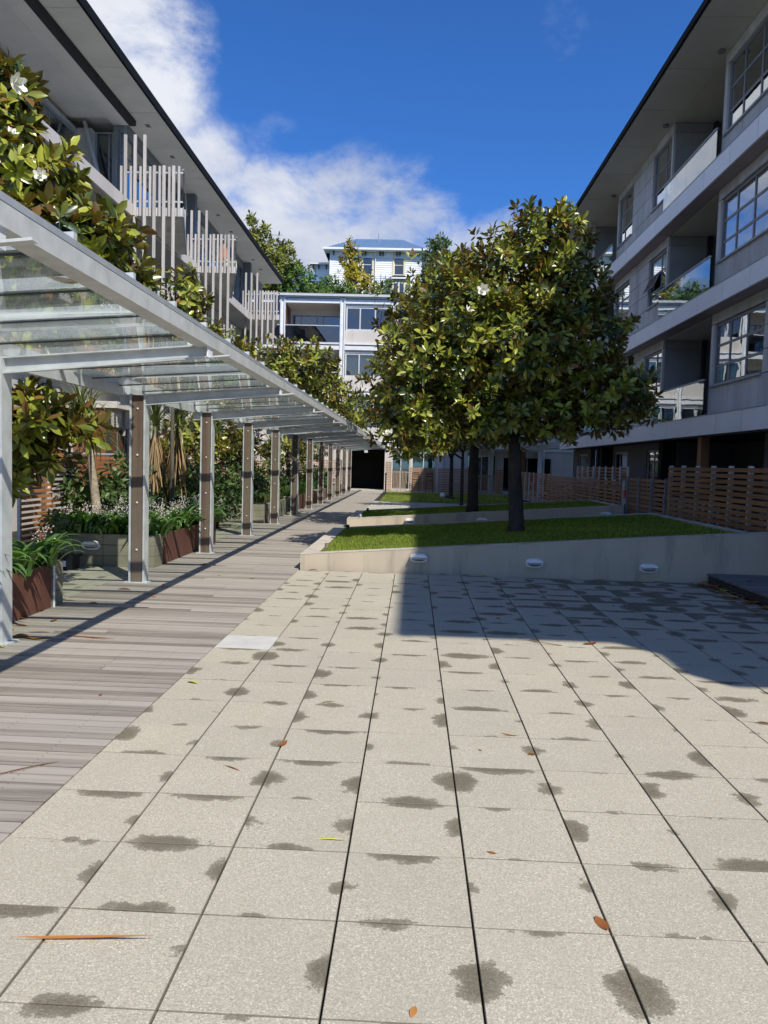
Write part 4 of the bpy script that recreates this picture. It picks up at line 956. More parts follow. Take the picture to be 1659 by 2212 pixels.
# roof: soffit panels, fascia, roof slab
e = [2.0 + 2.4 * k for k in range(17)] + [41.0]
for a, b_ in zip(e, e[1:]):
    pbox('soffit_panel', 'soffit', lb, XE - .02, -8.6, a + .010, b_ - .010, ZE, ZE + .03)
    if a < 20: pbox('soffit_panel', 'soffit', lb, -8.604, -10.2, a + .004, min(b_, 21.6) - .004, ZE - .145, ZE - .12)
    else: pbox('soffit_panel', 'soffit', lb, -8.604, -10.0, a + .004, b_ - .004, ZE, ZE + .03)
MB().prism([(XE, 2), (XE, 41.05), (-18, 41.05), (-18, 2)], 'Z', ZE + .035, ZE + .2).build('roof', 'fascia', lb)
pbox('fascia', 'fascia', lb, XE - .01, XE + .05, 1.99, 41.06, ZE - .01, ZE + .21)
pbox('eave_beam', 'beam_dark', lb, -8.16, -7.98, 2, 21.7, ZE - .15, ZE - .004)
pbox('soffit_panel', 'soffit', lb, -8.165, -8.6, 2, 21.65, ZE - .145, ZE - .122)
for yy in (13.2, 15.6, 22.0, 24.2, 29.8, 31.9, 36.2, 38.0):
    x = -7.75
    MB().box(x - .06, x + .06, yy - .09, yy + .09, ZE - .012, ZE - .001).build('recessed_light', 'alu_dark', lb)
COLY = [27.45, 36.7]
for cy in COLY:
    pbox('column', 'alu_dark', lb, -8.28, -7.98, cy, cy + .32, 5.06, ZE - .002)
    pbox('column', 'clad_conc', lb, -8.28, -7.98, cy, cy + .32, -.1, 4.82)
for (za, zb_) in ((7.72, 7.97), (4.82, 5.06)):
    pbox('floor_slab', 'clad_dark', lb, -9.9, -7.36, 2, 41, za + .004, zb_ - .004)
    yy = 2.0
    while yy < 41: pbox('slab_edge', 'render_wall', lb, -7.355, -7.30, yy + .004, min(41, yy + 3.1) - .004, za - .04, zb_ + .02); yy += 3.1
def lwin(a, b_, v0, v1, cols, rows, bl=None, pm='pane'): return window(FL, lb, a, b_, v0, v1, cols, rows, d=.05, fr=.06, fmat='alu_dark', pmat=pm, blind=bl)
for fl, (z0, zt) in enumerate(((7.97, ZE), (5.06, 7.70))):
    ops = []
    yy = 3.0
    while yy < 40.4:
        ops.append((yy, yy + 2.9, z0 + .12, zt - .32)); yy += 3.085
    ops = [o for o in ops if o[1] < 40.9]
    if fl == 0:
        near = [(3 + 3.1 * k, 5.95 + 3.1 * k, z0 + .12, zt - .42) for k in range(6)]; ops = [o for o in ops if o[0] > 21.3]
        FN = Face('L', -9.55); wall_open(FN, 'wall', 'clad_conc', lb, 2, 21.68, z0, zt - .31, near, 0, .15)
        for i, o in enumerate(near): window(FN, lb, *o, (.5,), (), d=.04, fr=.06, fmat='alu_mid', pmat='pane', blind=(0, .45) if i % 2 else None)
        pbox('wall', 'alu_mid', lb, -8.62, -8.3, 21.72, 21.9, z0, zt - .003); pbox('column', 'render_wall', lb, -9.54, -9.15, 21.5, 21.85, z0, zt - .29)
        window(Face('F', 21.75), lb, -9.14, -8.63, z0 + .02, zt - .3, (.75,), (), d=.0, fr=.04, fmat='alu_mid', pmat='pane')
        pbox('wall', 'clad_conc', lb, -9.9, -8.64, 22.6, 22.7, z0, zt - .3)
    wall_open(FL, 'wall', 'clad_conc' if fl else 'clad_dark', lb, 21.92 if fl == 0 else 2, 41, z0, zt - .003, ops, 0, .18)
    for i, o in enumerate(ops): lwin(*o, (.34, .67), (.78,), None if i % 3 else (.0, .7))
    pbox('dark_backing', 'interior', lb, -9.93, -9.85, 2, 41, z0, zt - .31)
    yy = 2.2
# ground floor: pale wall with doors
gops = []
for cy in (4.5, 9.0, 14.0, 18.9, 23.6, 28.2, 32.8, 37.2): gops += [(cy, cy + 1.1, 0, 2.4), (cy + 1.9, cy + 3.3, .8, 2.4)]
wall_open(FL, 'ground_wall', 'render_wall', lb, 2, 41, -.1, 4.80, gops, 0, .2)
for i, o in enumerate(gops):
    if i % 2 == 0: fbox(FL, 'door', 'door_brown', lb, o[0] + .02, o[1] - .02, 0, 2.38, .1, .15)
    else: lwin(*o, (.5,), (), None)
for cy in (13.6, 18.5, 23.2, 27.8):   # brown timber fins beside the doors
    pbox('door_screen', 'door_brown', lb, -8.29, -7.5, cy, cy + .06, 0, 2.75)
    pbox('porch_slab', 'render_wall', lb, -8.29, -7.2, cy - .05, cy + 2.0, 2.76, 2.92)
pbox('end_wall', 'clad_conc', lb, -17, -8.32, 41.0, 41.2, -.1, ZE)
pbox('end_wall', 'clad_conc', lb, -17, -8.32, 1.8, 1.99, -.1, ZE)
# balconies with batten screens on their near side
def balcony(Y0, depth, zf, longs, z_top_long=None, low=True, full=True):
    xb = -6.05
    xf = xb - .27 * depth    # the balcony narrows away from the screen
    MB().prism([(-7.29, Y0 + .06), (xb, Y0 + .06), (xf, Y0 + depth), (-7.29, Y0 + depth)], 'Z', zf - .24, zf - .03).build('balcony_slab', 'clad_conc', lb)
    MB().prism([(xb + .003, Y0 + .06), (xb + .03, Y0 + .06), (xf + .03, Y0 + depth), (xf + .003, Y0 + depth)], 'Z', zf - .26, zf - .01).build('slab_edge', 'alu_mid', lb)
    MB().prism([(xb, Y0 + .1), (xb + .012, Y0 + .1), (xf + .012, Y0 + depth), (xf, Y0 + depth)], 'Z', zf + .02, zf + .90).build('balustrade_glass', 'balustrade', lb)
    MB().prism([(xb - .02, Y0 + .06), (xb + .03, Y0 + .06), (xf + .03, Y0 + depth), (xf - .02, Y0 + depth)], 'Z', zf + .903, zf + .935).build('handrail', 'alu_mid', lb)
    for zz in (.1, .82): pbox('rail', 'alu_pale', lb, -7.55, xb, Y0 + .052, Y0 + .085, zf + zz, zf + zz + .04)
    for i in range(13):
        x = -7.62 + i * .1235
        if i % 2 == 0 or not full: pbox('batten', 'grey_wood_z', lb, x - .026, x + .026, Y0 + .004, Y0 + .048, zf - .26, zf + .98 + random.uniform(-.01, .01))
        else:
            top = {1: 1.73, 3: 1.73, 5: 1.73}.get(i, .98) if longs else .98
            pbox('long_batten', 'grey_wood_z', lb, x - .036, x + .036, Y0 - .045, Y0 + .0, 2.1 + random.uniform(-.05, .05), zf + top)
for Y0, dp in ((19.7, 3.7), (25.5, 4.0), (33.7, 3.6)):
    balcony(Y0, dp, 7.96, True); balcony(Y0, dp, 5.05, False, full=False)
# angled glass screen near the first column
MB().prism([(-9.34, ZE - .16), (-9.26, ZE - .16), (-8.5, 8.0), (-8.58, 8.0)], 'Y', 21.35, 21.45).build('raking_strut', 'alu_pale', lb)

# ================================================================== END BUILDING
eb = thing('apartment_building', (-1, 46, 0), 'three storey end building with white steel frame and blue reflecting windows', 'building')
FE = Face('F', 46.0)
CX = [-11.6, -7.98, -4.42, -1.42, 1.6, 4.6, 7.6, 10.6]
FLZ = [(2.55, 2.85), (5.55, 5.90), (8.25, 8.62)]
pbox('interior_core', 'interior', eb, -14, 12, 48.5, 54, -.1, 11.4)
ztop = [0, 2.85, 5.90, 8.62]; zbot = [2.55, 5.55, 8.25, 10.95]
for i, cx in enumerate(CX):
    for dx in (-.13, .10): pbox('column', 'steel_white', eb, cx + dx - .03, cx + dx + .04, 45.86, 45.995, 2.9 if -4.6 < cx < -1.2 else -.1, 11.3)
    pbox('column_web', 'steel_white', eb, cx - .085, cx + .065, 45.93, 45.99, 2.9 if -4.6 < cx < -1.2 else -.1, 11.3)
for za, zb_ in FLZ + [(10.95, 11.32)]:
    for a, b_ in zip(CX, CX[1:]):
        pbox('beam', 'steel_white', eb, a + .15, b_ - .17, 45.90, 45.99, za, zb_ - .14)
        pbox('beam_flange', 'steel_white', eb, a + .15, b_ - .17, 45.86, 45.99, zb_ - .06, zb_)
        pbox('beam_flange', 'alu_mid', eb, a + .15, b_ - .17, 45.93, 45.99, zb_ - .13, zb_ - .07)
pbox('roof', 'roof_felt', eb, -14, 12, 45.75, 55, 11.36, 11.5)
pbox('gutter', 'alu_pale', eb, -14, 12, 45.70, 45.86, 11.33, 11.46)
for fl in (1, 2, 3):
    z0, z1_ = ztop[fl], zbot[fl]
    pbox('floor_slab', 'clad_conc', eb, -14, 12, 46.002, 48.5, zbot[fl - 1] + .02, ztop[fl] - .01)
    for k, (a, b_) in enumerate(zip(CX, CX[1:])):
        a2, b2 = a + .15, b_ - .17
        if k in (1, 4) or (k == 0 and fl == 3):       # balcony bays
            wall_open(Face('F', 47.8), 'back_wall', 'soffit', eb, a2, b2, z0, z1_ - .002, [(a2 + .1, b2 - .05, z0 + .03, z0 + 1.95)], 0, .15)
            window(Face('F', 47.8), eb, a2 + .1, b2 - .05, z0 + .03, z0 + 1.95, (.18, .5, .62), (), d=.04, fr=.07, fmat='alu_mid', pmat='pane_blue')
            pbox('soffit_panel', 'soffit', eb, a2, b2, 46.0, 47.79, z1_ - .03, z1_ - .006)
            pbox('side_wall', 'door_brown', eb, a2 - .05, a2, 46.0, 47.79, z0, z1_ - .04)
            for q in range(2): pbox('balustrade_glass', 'pane_blue', eb, a2 + (b2 - a2) * q / 2 + .01, a2 + (b2 - a2) * (q + 1) / 2 - .01, 45.93, 45.945, z0 + .06, z0 + 1.0)
            pbox('handrail', 'alu_pale', eb, a2, b2, 45.91, 45.96, z0 + 1.0, z0 + 1.045); pbox('bottom_rail', 'alu_pale', eb, a2, b2, 45.91, 45.96, z0 + .02, z0 + .055)
        else:
            wz0 = z0 + .78; pbox('spandrel', 'render_wall', eb, a2, b2, 46.0, 46.2, z0 + .02, wz0)
            if z1_ - .22 > wz0: pass
            pbox('head_panel', 'alu_pale', eb, a2, b2, 46.0, 46.2, z1_ - .16, z1_ - .002)
            window(FE, eb, a2 + .02, b2 - .02, wz0 + .004, z1_ - .165, (.32, .66), (), d=.03, fr=.09, fmat='alu_pale', pmat='pane_blue' if fl == 3 else 'pane', blind=(.02, .98) if fl == 2 else None)
            pbox('dark_backing', 'interior', eb, a2, b2, 46.6, 46.7, z0, z1_)
# ground floor with the dark passage
gp = [(-3.95, -1.72)]
pbox('ground_wall', 'render_wall', eb, -14, -3.95, 46.05, 46.3, -.1, 2.54)
wall_open(FE, 'ground_wall', 'render_wall', eb, -1.72, 10, -.1, 2.54, [(-1.3, -.2, .1, 2.3), (-.1, 1.3, .1, 2.3), (3.2, 4.9, .1, 2.3), (5.3, 8.2, .1, 2.2)], .05, .25)
for o in [(-1.3, -.2, .1, 2.3), (-.1, 1.3, .1, 2.3), (3.2, 4.9, .1, 2.3), (5.3, 8.2, .1, 2.2)]:
    window(FE, eb, *o, (.5,), (), d=.08, fr=.06, fmat='alu_pale', pmat='pane', blind=(.0, 1.) if o[0] < 1 else (.1, .95), bmat='blind' if o[0] < 1 else 'alu_dark')
pbox('dark_backing', 'interior', eb, -1.6, 10, 46.8, 46.9, -.1, 2.5)
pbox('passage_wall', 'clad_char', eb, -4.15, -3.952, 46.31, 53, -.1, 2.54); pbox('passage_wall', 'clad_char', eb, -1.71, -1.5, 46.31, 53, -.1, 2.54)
pbox('passage_ceiling', 'clad_char', eb, -3.95, -1.72, 46.0, 53, 2.44, 2.54); pbox('passage_dark', 'black', eb, -3.95, -1.72, 48.3, 48.45, -.1, 2.43)  # black sheet painted in for the deep shade inside the passage
pbox('passage_floor', 'far_paver', eb, -3.95, -1.72, 46.0, 48.3, -.1, .004)
pbox('passage_sign', 'alu_pale', eb, -2.95, -2.75, 46.02, 46.05, 2.22, 2.36)
MB().box(-3.9, -1.65, 44.02, 45.98, -.1, .03).build('passage_step', 'far_paver', eb)
# low porch roof at the right of the end building
pbox('porch_roof', 'steel_white', eb, 3.4, 7.3, 42.0, 45.8, 2.62, 2.80); pbox('porch_fascia', 'steel_white', eb, 3.38, 7.32, 41.9, 41.99, 2.56, 2.84)
pbox('porch_column', 'steel_white', eb, 6.75, 6.95, 42.02, 42.2, -.1, 2.55); pbox('porch_wall', 'timber_z', eb, 6.1, 6.5, 45.0, 45.05, 0, 2.5)
pbox('balcony_slab', 'steel_white', eb, 5.6, 7.4, 40.9, 41.88, 2.95, 3.12)
for q in range(3): pbox('balustrade_glass', 'balustrade', eb, 5.65 + q * .58, 6.2 + q * .58, 40.95, 40.962, 3.13, 4.0)
pbox('handrail', 'alu_pale', eb, 5.6, 7.4, 40.93, 40.98, 4.0, 4.04)
# things on the far balcony
tb = thing('balcony_table', (-5.7, 46.9, 8.62), 'light timber table on the top balcony of the end building', 'table')
pbox('table_top', 'slat_pale_z', tb, -6.5, -4.9, 46.6, 47.2, 9.30, 9.35)
for x in (-6.3, -5.1):
    MB().tube([(x - .12, 46.7, 8.62), (x, 46.9, 9.3)], .02, 6).build('leg', 'alu_dark', tb); MB().tube([(x + .12, 47.1, 8.62), (x, 46.9, 9.3)], .02, 6).build('leg', 'alu_dark', tb)
st = MB().lathe((-7.4, 46.7, 8.62), [(.12, 0), (.2, .05), (.22, .35), (.16, .42)], 14).build('balcony_pot', 'terracotta', None, smooth=False); tag(st, 'terracotta pot behind the glass at left of the end building top balcony', 'pot')

# ================================================================== TREES
T1, _, _ = tree('magnolia_tree', (1.83, 13.55, .46), 2.5, [(2.1, 13.5, 5.45, .72, .75, .66), (1.45, 13.4, 4.85, .85, .8, .7), (2.55, 13.5, 4.6, .72, .8, .75), (.85, 13.2, 4.05, .95, .9, .75), (.2, 13.1, 3.25, .85, .9, .8),
      (1.7, 12.8, 3.6, 1.1, .9, .85), (2.75, 13.4, 3.65, .85, .9, .75), (3.2, 13.4, 2.85, .88, .85, .55), (.05, 13.2, 2.5, .72, .8, .6), (1.2, 13.0, 2.5, .9, .8, .5), (2.3, 13.2, 2.55, .9, .8, .45)], 25, .16,
      'big dark magnolia with white flowers standing in the front raised lawn', nl=10, r0=.135, rust=.07, lean=(-.12, -.1))
for p, sz in (((1.0, 12.25, 4.35), .15), ((.78, 12.3, 4.0), .15), ((-.4, 12.5, 2.05), .15)): flower(T1, p, sz)
tree('magnolia_tree', (1.53, 19.64, .46), 2.6, [(.55, 18.9, 5.0, 1.5, 1.2, 1.4), (-.1, 18.6, 3.6, 1.15, 1.1, 1.1), (.1, 18.7, 2.5, 1.15, 1.1, .75), (1.9, 19.6, 4.9, 1.4, 1.2, 1.3), (1.2, 19.2, 6.0, 1.1, 1.0, .9), (2.2, 19.4, 3.0, 1.3, 1.1, .9)], 12, .19,
      'second magnolia on the lawn behind, its trunk left of the big one', nl=9, r0=.14, nparts=120)
tree('magnolia_tree', (1.86, 29.3, 0), 2.2, [(.9, 28.6, 2.9, 1.1, .9, .8), (0.0, 28.4, 2.7, .75, .7, .55), (2.2, 29.2, 3.2, 1.3, 1.1, .9)], 13, .17, 'slim-trunked small magnolia at the edge of the path behind both large trees', nl=8, r0=.07, nparts=60)
tree('magnolia_tree', (1.9, 38.5, 0), 2.2, [(1.2, 38, 3.0, 1.5, 1.2, .9), (2.8, 38.5, 3.2, 1.3, 1.1, .9)], 10, .2, 'dark tree on the flat far lawn beside the fallen globe lamp', nl=8, r0=.11, nparts=0)
TL, _, _ = tree('magnolia_tree', (-4.55, 7.6, .41), 2.3, [(-4.6, 8.0, 5.05, .70, .7, .52), (-4.3, 8.1, 4.4, .72, .8, .48), (-3.85, 8.1, 3.85, .78, .75, .42), (-4.55, 7.9, 3.6, .8, .7, .45), (-3.35, 8.3, 3.45, .42, .5, .28), (-4.25, 8.35, 1.95, .75, .6, .40), (-4.7, 8.3, 1.6, .6, .55, .45), (-3.55, 8.0, 3.75, .5, .5, .35), (-4.6, 8.0, 5.3, .5, .5, .3)], 27, .195,
      'near glossy magnolia with white flowers rising above the canopy at left', nl=10, bark='bark', r0=.07, rust=.10, mat='leaf_magnolia')
for p, sz in (((-3.95, 7.5, 5.15), .15), ((-3.95, 7.45, 4.65), .09), ((-3.65, 7.4, 4.25), .10)): flower(TL, p, sz, (.3, -.6, .5))
tree('magnolia_tree', (-4.4, 13.9, .41), 3.2, [(-4.5, 14, 3.85, .70, .65, .6), (-3.95, 14.1, 3.5, .75, .6, .5), (-4.2, 14, 4.5, .42, .4, .5), (-3.4, 14.4, 3.35, .6, .55, .42)], 30, .16, 'thin sparse young magnolia showing above the canopy between the near batten screens', nl=7, bark='bark', r0=.04, nparts=150, rust=.05, inner=.15)
tree('magnolia_tree', (-4.9, 17.2, 0), 1.6, [(-4.9, 17.0, 2.0, .8, .9, .5), (-4.6, 18.2, 2.2, .7, .8, .5)], 14, .17, 'dark magnolia under the canopy behind the third post', nl=8, r0=.05, nparts=80)
tree('magnolia_tree', (-4.7, 20.6, .41), 2.6, [(-4.0, 20.3, 4.0, 1.0, 1.0, .8), (-3.1, 20.8, 4.15, .95, 1.0, .75), (-2.6, 21.6, 3.45, .75, .8, .6), (-4.8, 21.0, 2.0, .8, 1.1, .55)], 14, .17, 'dense magnolia above the canopy in front of the end building', nl=9, r0=.07, nparts=200, rust=.09)
tree('magnolia_tree', (-4.4, 27.0, .41), 2.6, [(-3.0, 26.8, 3.9, 1.1, 1.0, .8), (-2.1, 27.8, 3.35, .75, .9, .55), (-4.6, 26.5, 2.0, .8, 1.0, .6)], 13, .17, 'further magnolia over the canopy beside the dark passage', nl=8, r0=.07, nparts=80, mat='leaf_olive', rust=.05)
tree('magnolia_tree', (-4.6, 33.5, .41), 2.6, [(-3.3, 33.5, 3.5, 1.1, 1.2, .7), (-4.6, 33, 2.3, .9, 1.2, .7)], 11, .19, 'yellowish small tree over the far end of the canopy', nl=8, r0=.06, nparts=0, mat='leaf_olive')
# trees on the hill
SHL = ['between the leaning cabbage tree and its skirted neighbour', 'behind the second post in the paved gap', 'in the gap just right of the second post', 'before the fence behind the third post', 'at the back of the block planter, near end', 'at the back of the block planter, far end', 'in the rust planter behind the fifth post', 'near the small far cabbage tree', 'at the near end of the far bright planter', 'at the far end of the bright planter', 'in the last planter by the dark passage', 'against the fence behind the leaning cabbage tree', 'against the fence behind the skirted cabbage tree', 'against the fence right of the skirted cabbage tree', 'low in front of the fence between third and fourth posts', 'against the fence beyond the third post', 'at the slatted return past the block planter', 'just beyond the slatted return']
def bush(name, x, y, lobes, label, mat, cat='tree', ll=.42, dens=3.2, h0=12, r0=.2):
    return tree(name, (x, y, h0), h0 + 2.5, lobes, dens, ll, label, cat=cat, nl=7, mat=mat, r0=r0, nparts=0, rust=0, inner=.35)
for i, (x, yy, rz) in enumerate(((-4.9, 12.9, .8), (-5.0, 15.4, .9), (-4.7, 16.6, .75), (-5.1, 18.3, .9), (-4.9, 20.2, .8), (-4.9, 22.0, .85), (-4.8, 25.3, .8), (-4.9, 29.0, .9), (-4.8, 32.5, .8), (-4.8, 36, .8), (-4.8, 39.5, .8), (-5.35, 12.4, .7), (-5.3, 14.6, .8), (-5.35, 16.0, .8), (-4.5, 17.6, .55), (-5.3, 19.0, .8), (-5.2, 23.2, .9), (-5.3, 24.2, .9))):
    tree('garden_shrub', (x, yy, 0 if 14.4 < yy < 19.3 else .41), .9, [(x, yy, .8 + rz * .35, .5, .6, rz * .6), (x + .1, yy + .2, .7, .6, .6, .45)], 16, .15, 'dark leafy shrub ' + SHL[i], cat='shrub', nl=7, mat='leaf_shrub', r0=.03, nparts=0, rust=.03)
bush('conifer', -11.0, 58, [(-11.4, 58, 16.0, 1.9, 1.5, 2.0), (-12.0, 58, 18.0, 1.1, 1.0, 1.3), (-10.2, 58, 15.8, 1.3, 1.2, 1.6), (-12.6, 58, 19.4, .45, .4, .55), (-10.0, 58, 17.4, .7, .6, .6)], 'tall ragged olive conifer rising behind the left building', 'leaf_olive', dens=6, ll=.34)
bush('tree', -8.6, 58.5, [(-9.0, 58, 14.9, 1.5, 1.2, 1.6), (-7.6, 58.5, 14.0, 1.3, 1.2, 1.1), (-10.3, 58, 13.6, 1.2, 1.2, 1.2)], 'round green broadleaf tree right of the ragged conifer', 'leaf_bush', ll=.32, dens=6)
bush('tree', -6.7, 60, [(-6.9, 60, 14.4, 1.2, 1.0, 1.5), (-5.7, 60, 14.2, 1.3, 1.0, 1.2)], 'low green tree under the golden conifer before the white house', 'leaf_bush', ll=.3, dens=7)
bush('conifer', -5.3, 61, [(-5.35, 61, 17.2, .9, .8, 1.1), (-5.4, 61, 18.3, .55, .5, .7), (-4.9, 61, 15.8, 1.25, 1.0, 1.3), (-4.0, 61, 15.5, .6, .6, .7)], 'golden conifer standing in front of the white house', 'leaf_conifer', ll=.26, dens=9)
bush('shrub', -2.9, 60.5, [(-2.9, 60.5, 14.6, 1.0, .8, 1.3), (-1.9, 60.5, 14.0, .9, .8, .9), (-3.9, 60.5, 14.0, .7, .7, .9)], 'loose pale-flowered shrub below the house downpipe', 'leaf_bush', 'shrub', ll=.24, dens=6)
bush('shrub', -.6, 60.0, [(-.6, 60, 14.3, .7, .7, .9)], 'small light green shrub below the bay window', 'leaf_bush', 'shrub', ll=.24, dens=8)
bush('tree', 1.3, 62, [(1.3, 62, 17.3, 1.3, 1.1, 1.8), (2.4, 62, 16.4, 1.4, 1.1, 1.7), (.7, 62, 15.5, .8, .8, 1.3), (1.6, 62, 19.0, .8, .7, .8)], 'dark green tree at the right end of the white house', 'leaf_shrub', ll=.3, dens=8)
bush('tree', 5.5, 60, [(5.5, 60, 14.8, 2.2, 1.3, 1.7), (8.0, 60, 14.0, 2.0, 1.3, 1.6)], 'tree on the hill hidden mostly behind the big magnolia', 'leaf_shrub', ll=.32, dens=5)
bush('tree', -15.5, 60, [(-15.5, 60, 15.5, 2.6, 1.5, 2.2)], 'hill tree behind the left building roof', 'leaf_bush', ll=.34, dens=5)

# ================================================================== WHITE HOUSE
wh = thing('white_house', (-4, 74, 13.5), 'two storey white weatherboard house with blue hipped roof on the hill', 'house')
FH = Face('F', 72.0); hx0, hx1 = -8.25, .2; hz = 20.95
wo_ = [(-6.5, -5.75, 18.95, 20.75), (-5.2, -4.35, 18.95, 20.75), (-2.33, -1.45, 18.95, 20.75)]
wall_open(FH, 'wall', 'white_paint', wh, hx0, hx1, 12.5, hz, wo_, 0, .2)
for j in range(40):
    z = 12.6 + j * .2085
    if z > 20.5: break
b_ = MB(); z = 12.6
while z < 20.35:
    segs = [(hx0, hx1)]
    for o in wo_:
        if z + .2 > o[2] - .12 and z < o[3] + .16:
            ns = []
            for (p, q) in segs:
                if p < o[0] - .16 and q > o[1] + .16: ns += [(p, o[0] - .16), (o[1] + .16, q)]
                else: ns.append((p, q))
            segs = ns
    for p, q in segs: b_.prism([(72.0 - .034, z), (71.999, z), (71.999, z + .2), (72.0 - .008, z + .2)], 'X', p + .002, q - .002)
    z += .2
tag(b_.build('weatherboards', 'white_paint', wh), kind='stuff')
for o in wo_:
    fb = MB()
    for (a, c, e, f) in ((o[0] - .15, o[0], o[2] - .1, o[3] + .15), (o[1], o[1] + .15, o[2] - .1, o[3] + .15), (o[0], o[1], o[3], o[3] + .15), (o[0], o[1], o[2] - .1, o[2])): fb.box(a, c, 71.93, 71.99, e, f)
    w_ = window(FH, wh, *o, (), (.5,), d=.06, fr=.06, fmat='cream_paint', pmat='pane_blue'); fr_ = fb.build('window_surround', 'cream_paint', wh)
    pbox('dark_backing', 'interior', wh, o[0] - .1, o[1] + .1, 72.6, 72.65, o[2] - .1, o[3] + .1)
pbox('frieze', 'white_paint', wh, hx0 - .02, hx1 + .02, 71.94, 71.964, 20.42, hz)
for x in (-7.9, -6.8, -6.5, -5.25, -4.95, -3.65, -3.35, -2.1, -1.8, -.15): pbox('eave_bracket', 'fascia', wh, x - .035, x + .035, 71.6, 71.935, 20.62, 20.95)
for y_ in (72.6, 73.8, 75): pbox('eave_bracket', 'fascia', wh, hx0 - .4, hx0 - .01, y_, y_ + .08, 20.6, 20.95)
pbox('corner_board', 'white_paint', wh, hx0 - .03, hx0 + .12, 71.945, 71.965, 12.5, 20.41); pbox('corner_board', 'white_paint', wh, hx1 - .12, hx1 + .03, 71.945, 71.965, 12.5, 20.41)
MB().box(hx0, hx0 + .2, 72.21, 82, 12.5, hz).box(hx1 - .2, hx1, 72.21, 82, 12.5, hz).box(hx0, hx1, 81.8, 82, 12.5, hz).build('wall', 'white_paint', wh)
MB().prism([(hx0 - .55, 71.45), (hx1 + .55, 71.45), (hx1 + .55, 82.5), (hx0 - .55, 82.5)], 'Z', 20.96, 21.06).build('eave', 'white_paint', wh)
pbox('gutter', 'white_paint', wh, hx0 - .62, hx1 + .62, 71.34, 71.44, 21.02, 21.2)
m = MB(); zr = 23.55; z0 = 21.1
A, B, C, D4 = (hx0 - .6, 71.4, z0), (hx1 + .6, 71.4, z0), (hx1 + .6, 82.6, z0), (hx0 - .6, 82.6, z0); P, Q = (-6.3, 77, zr), (-1.7, 77, zr)
m.v = [A, B, C, D4, P, Q]; m.f = [(0, 1, 5, 4), (1, 2, 5), (2, 3, 4, 5), (3, 0, 4), (0, 3, 2, 1)]; m.build('roof', 'roof_blue', wh)
rb_ = MB()
for i in range(46):     # ribs of the corrugated roof
    x = hx0 - .5 + i * .21; 
    t = min(1, (x - (hx0 - .6)) / (P[0] - (hx0 - .6)) if x < P[0] else ((hx1 + .6) - x) / ((hx1 + .6) - Q[0]) if x > Q[0] else 1)
    if t <= .05: continue
    y1 = 71.4 + 5.6 * t; z1_ = z0 + (zr - z0) * t; rb_.prism([(71.42, z0 + .01), (71.42, z0 + .05), (y1, z1_ + .04), (y1, z1_ + .0)], 'X', x - .03, x + .03)
rb_.build('roof_ribs', 'roof_blue', wh)['kind'] = 'stuff'
MB().tube([(-4.0, 75.5, 22.6), (-4.0, 75.5, 23.7)], .05, 6).build('vent_pipe', 'alu_mid', wh)
MB().tube([(-4.05, 71.88, 13), (-4.05, 71.88, 20.9)], .05, 6).build('downpipe', 'white_paint', wh)
for x in (-3.42, -2.98): pbox('ladder_rail', 'white_paint', wh, x - .03, x + .03, 71.8, 71.86, 15, 19.1)
for k in range(10): pbox('ladder_rung', 'white_paint', wh, -3.39, -3.01, 71.81, 71.85, 15.2 + k * .4, 15.25 + k * .4)
# bay window
bay = [(-2.95, 71.95), (-2.35, 71.1), (-1.3, 71.1), (-.7, 71.95)]
MB().prism(bay, 'Z', 12.5, 16.6).build('bay_base', 'white_paint', wh); MB().prism(bay, 'Z', 18.0, 18.35).build('bay_head', 'cream_paint', wh)
MB().prism([(-3.15, 71.95), (-2.5, 70.9), (-1.15, 70.9), (-.5, 71.95)], 'Z', 18.36, 18.5).build('bay_eave', 'white_paint', wh)
m = MB(); e_ = [(-3.1, 71.93, 18.51), (-2.48, 70.95, 18.51), (-1.17, 70.95, 18.51), (-.55, 71.93, 18.51)]; t_ = [(-2.5, 71.93, 18.8), (-2.3, 71.5, 18.8), (-1.35, 71.5, 18.8), (-1.15, 71.93, 18.8)]
m.v = e_ + t_; m.f = [(0, 1, 5, 4), (1, 2, 6, 5), (2, 3, 7, 6), (4, 5, 6, 7)]; m.build('bay_roof', 'fascia', wh)
for x in (-2.9, -2.6, -2.2, -1.9, -1.6, -1.35, -.95): pbox('eave_bracket', 'fascia', wh, x - .03, x + .03, 70.98 if -2.4 < x < -1.2 else 71.3, 71.08 if -2.4 < x < -1.2 else 71.5, 18.1, 18.35)
m = MB()
for (x, y_) in bay[1:3]: m.box(x - .08, x + .08, y_ - .02, y_ + .12, 16.6, 18.0)
m.box(-1.9, -1.75, 71.11, 71.2, 16.6, 18.0); m.build('bay_mullion', 'cream_paint', wh)
pbox('bay_pane', 'pane_blue', wh, -2.27, -1.91, 71.15, 71.16, 16.61, 17.99); pbox('bay_pane', 'pane_blue', wh, -1.74, -1.38, 71.15, 71.16, 16.61, 17.99)
MB().quad((-2.9, 71.93, 16.6), (-2.43, 71.22, 16.6), (-2.43, 71.22, 18), (-2.9, 71.93, 18)).build('bay_pane', 'pane_blue', wh, fix=False)
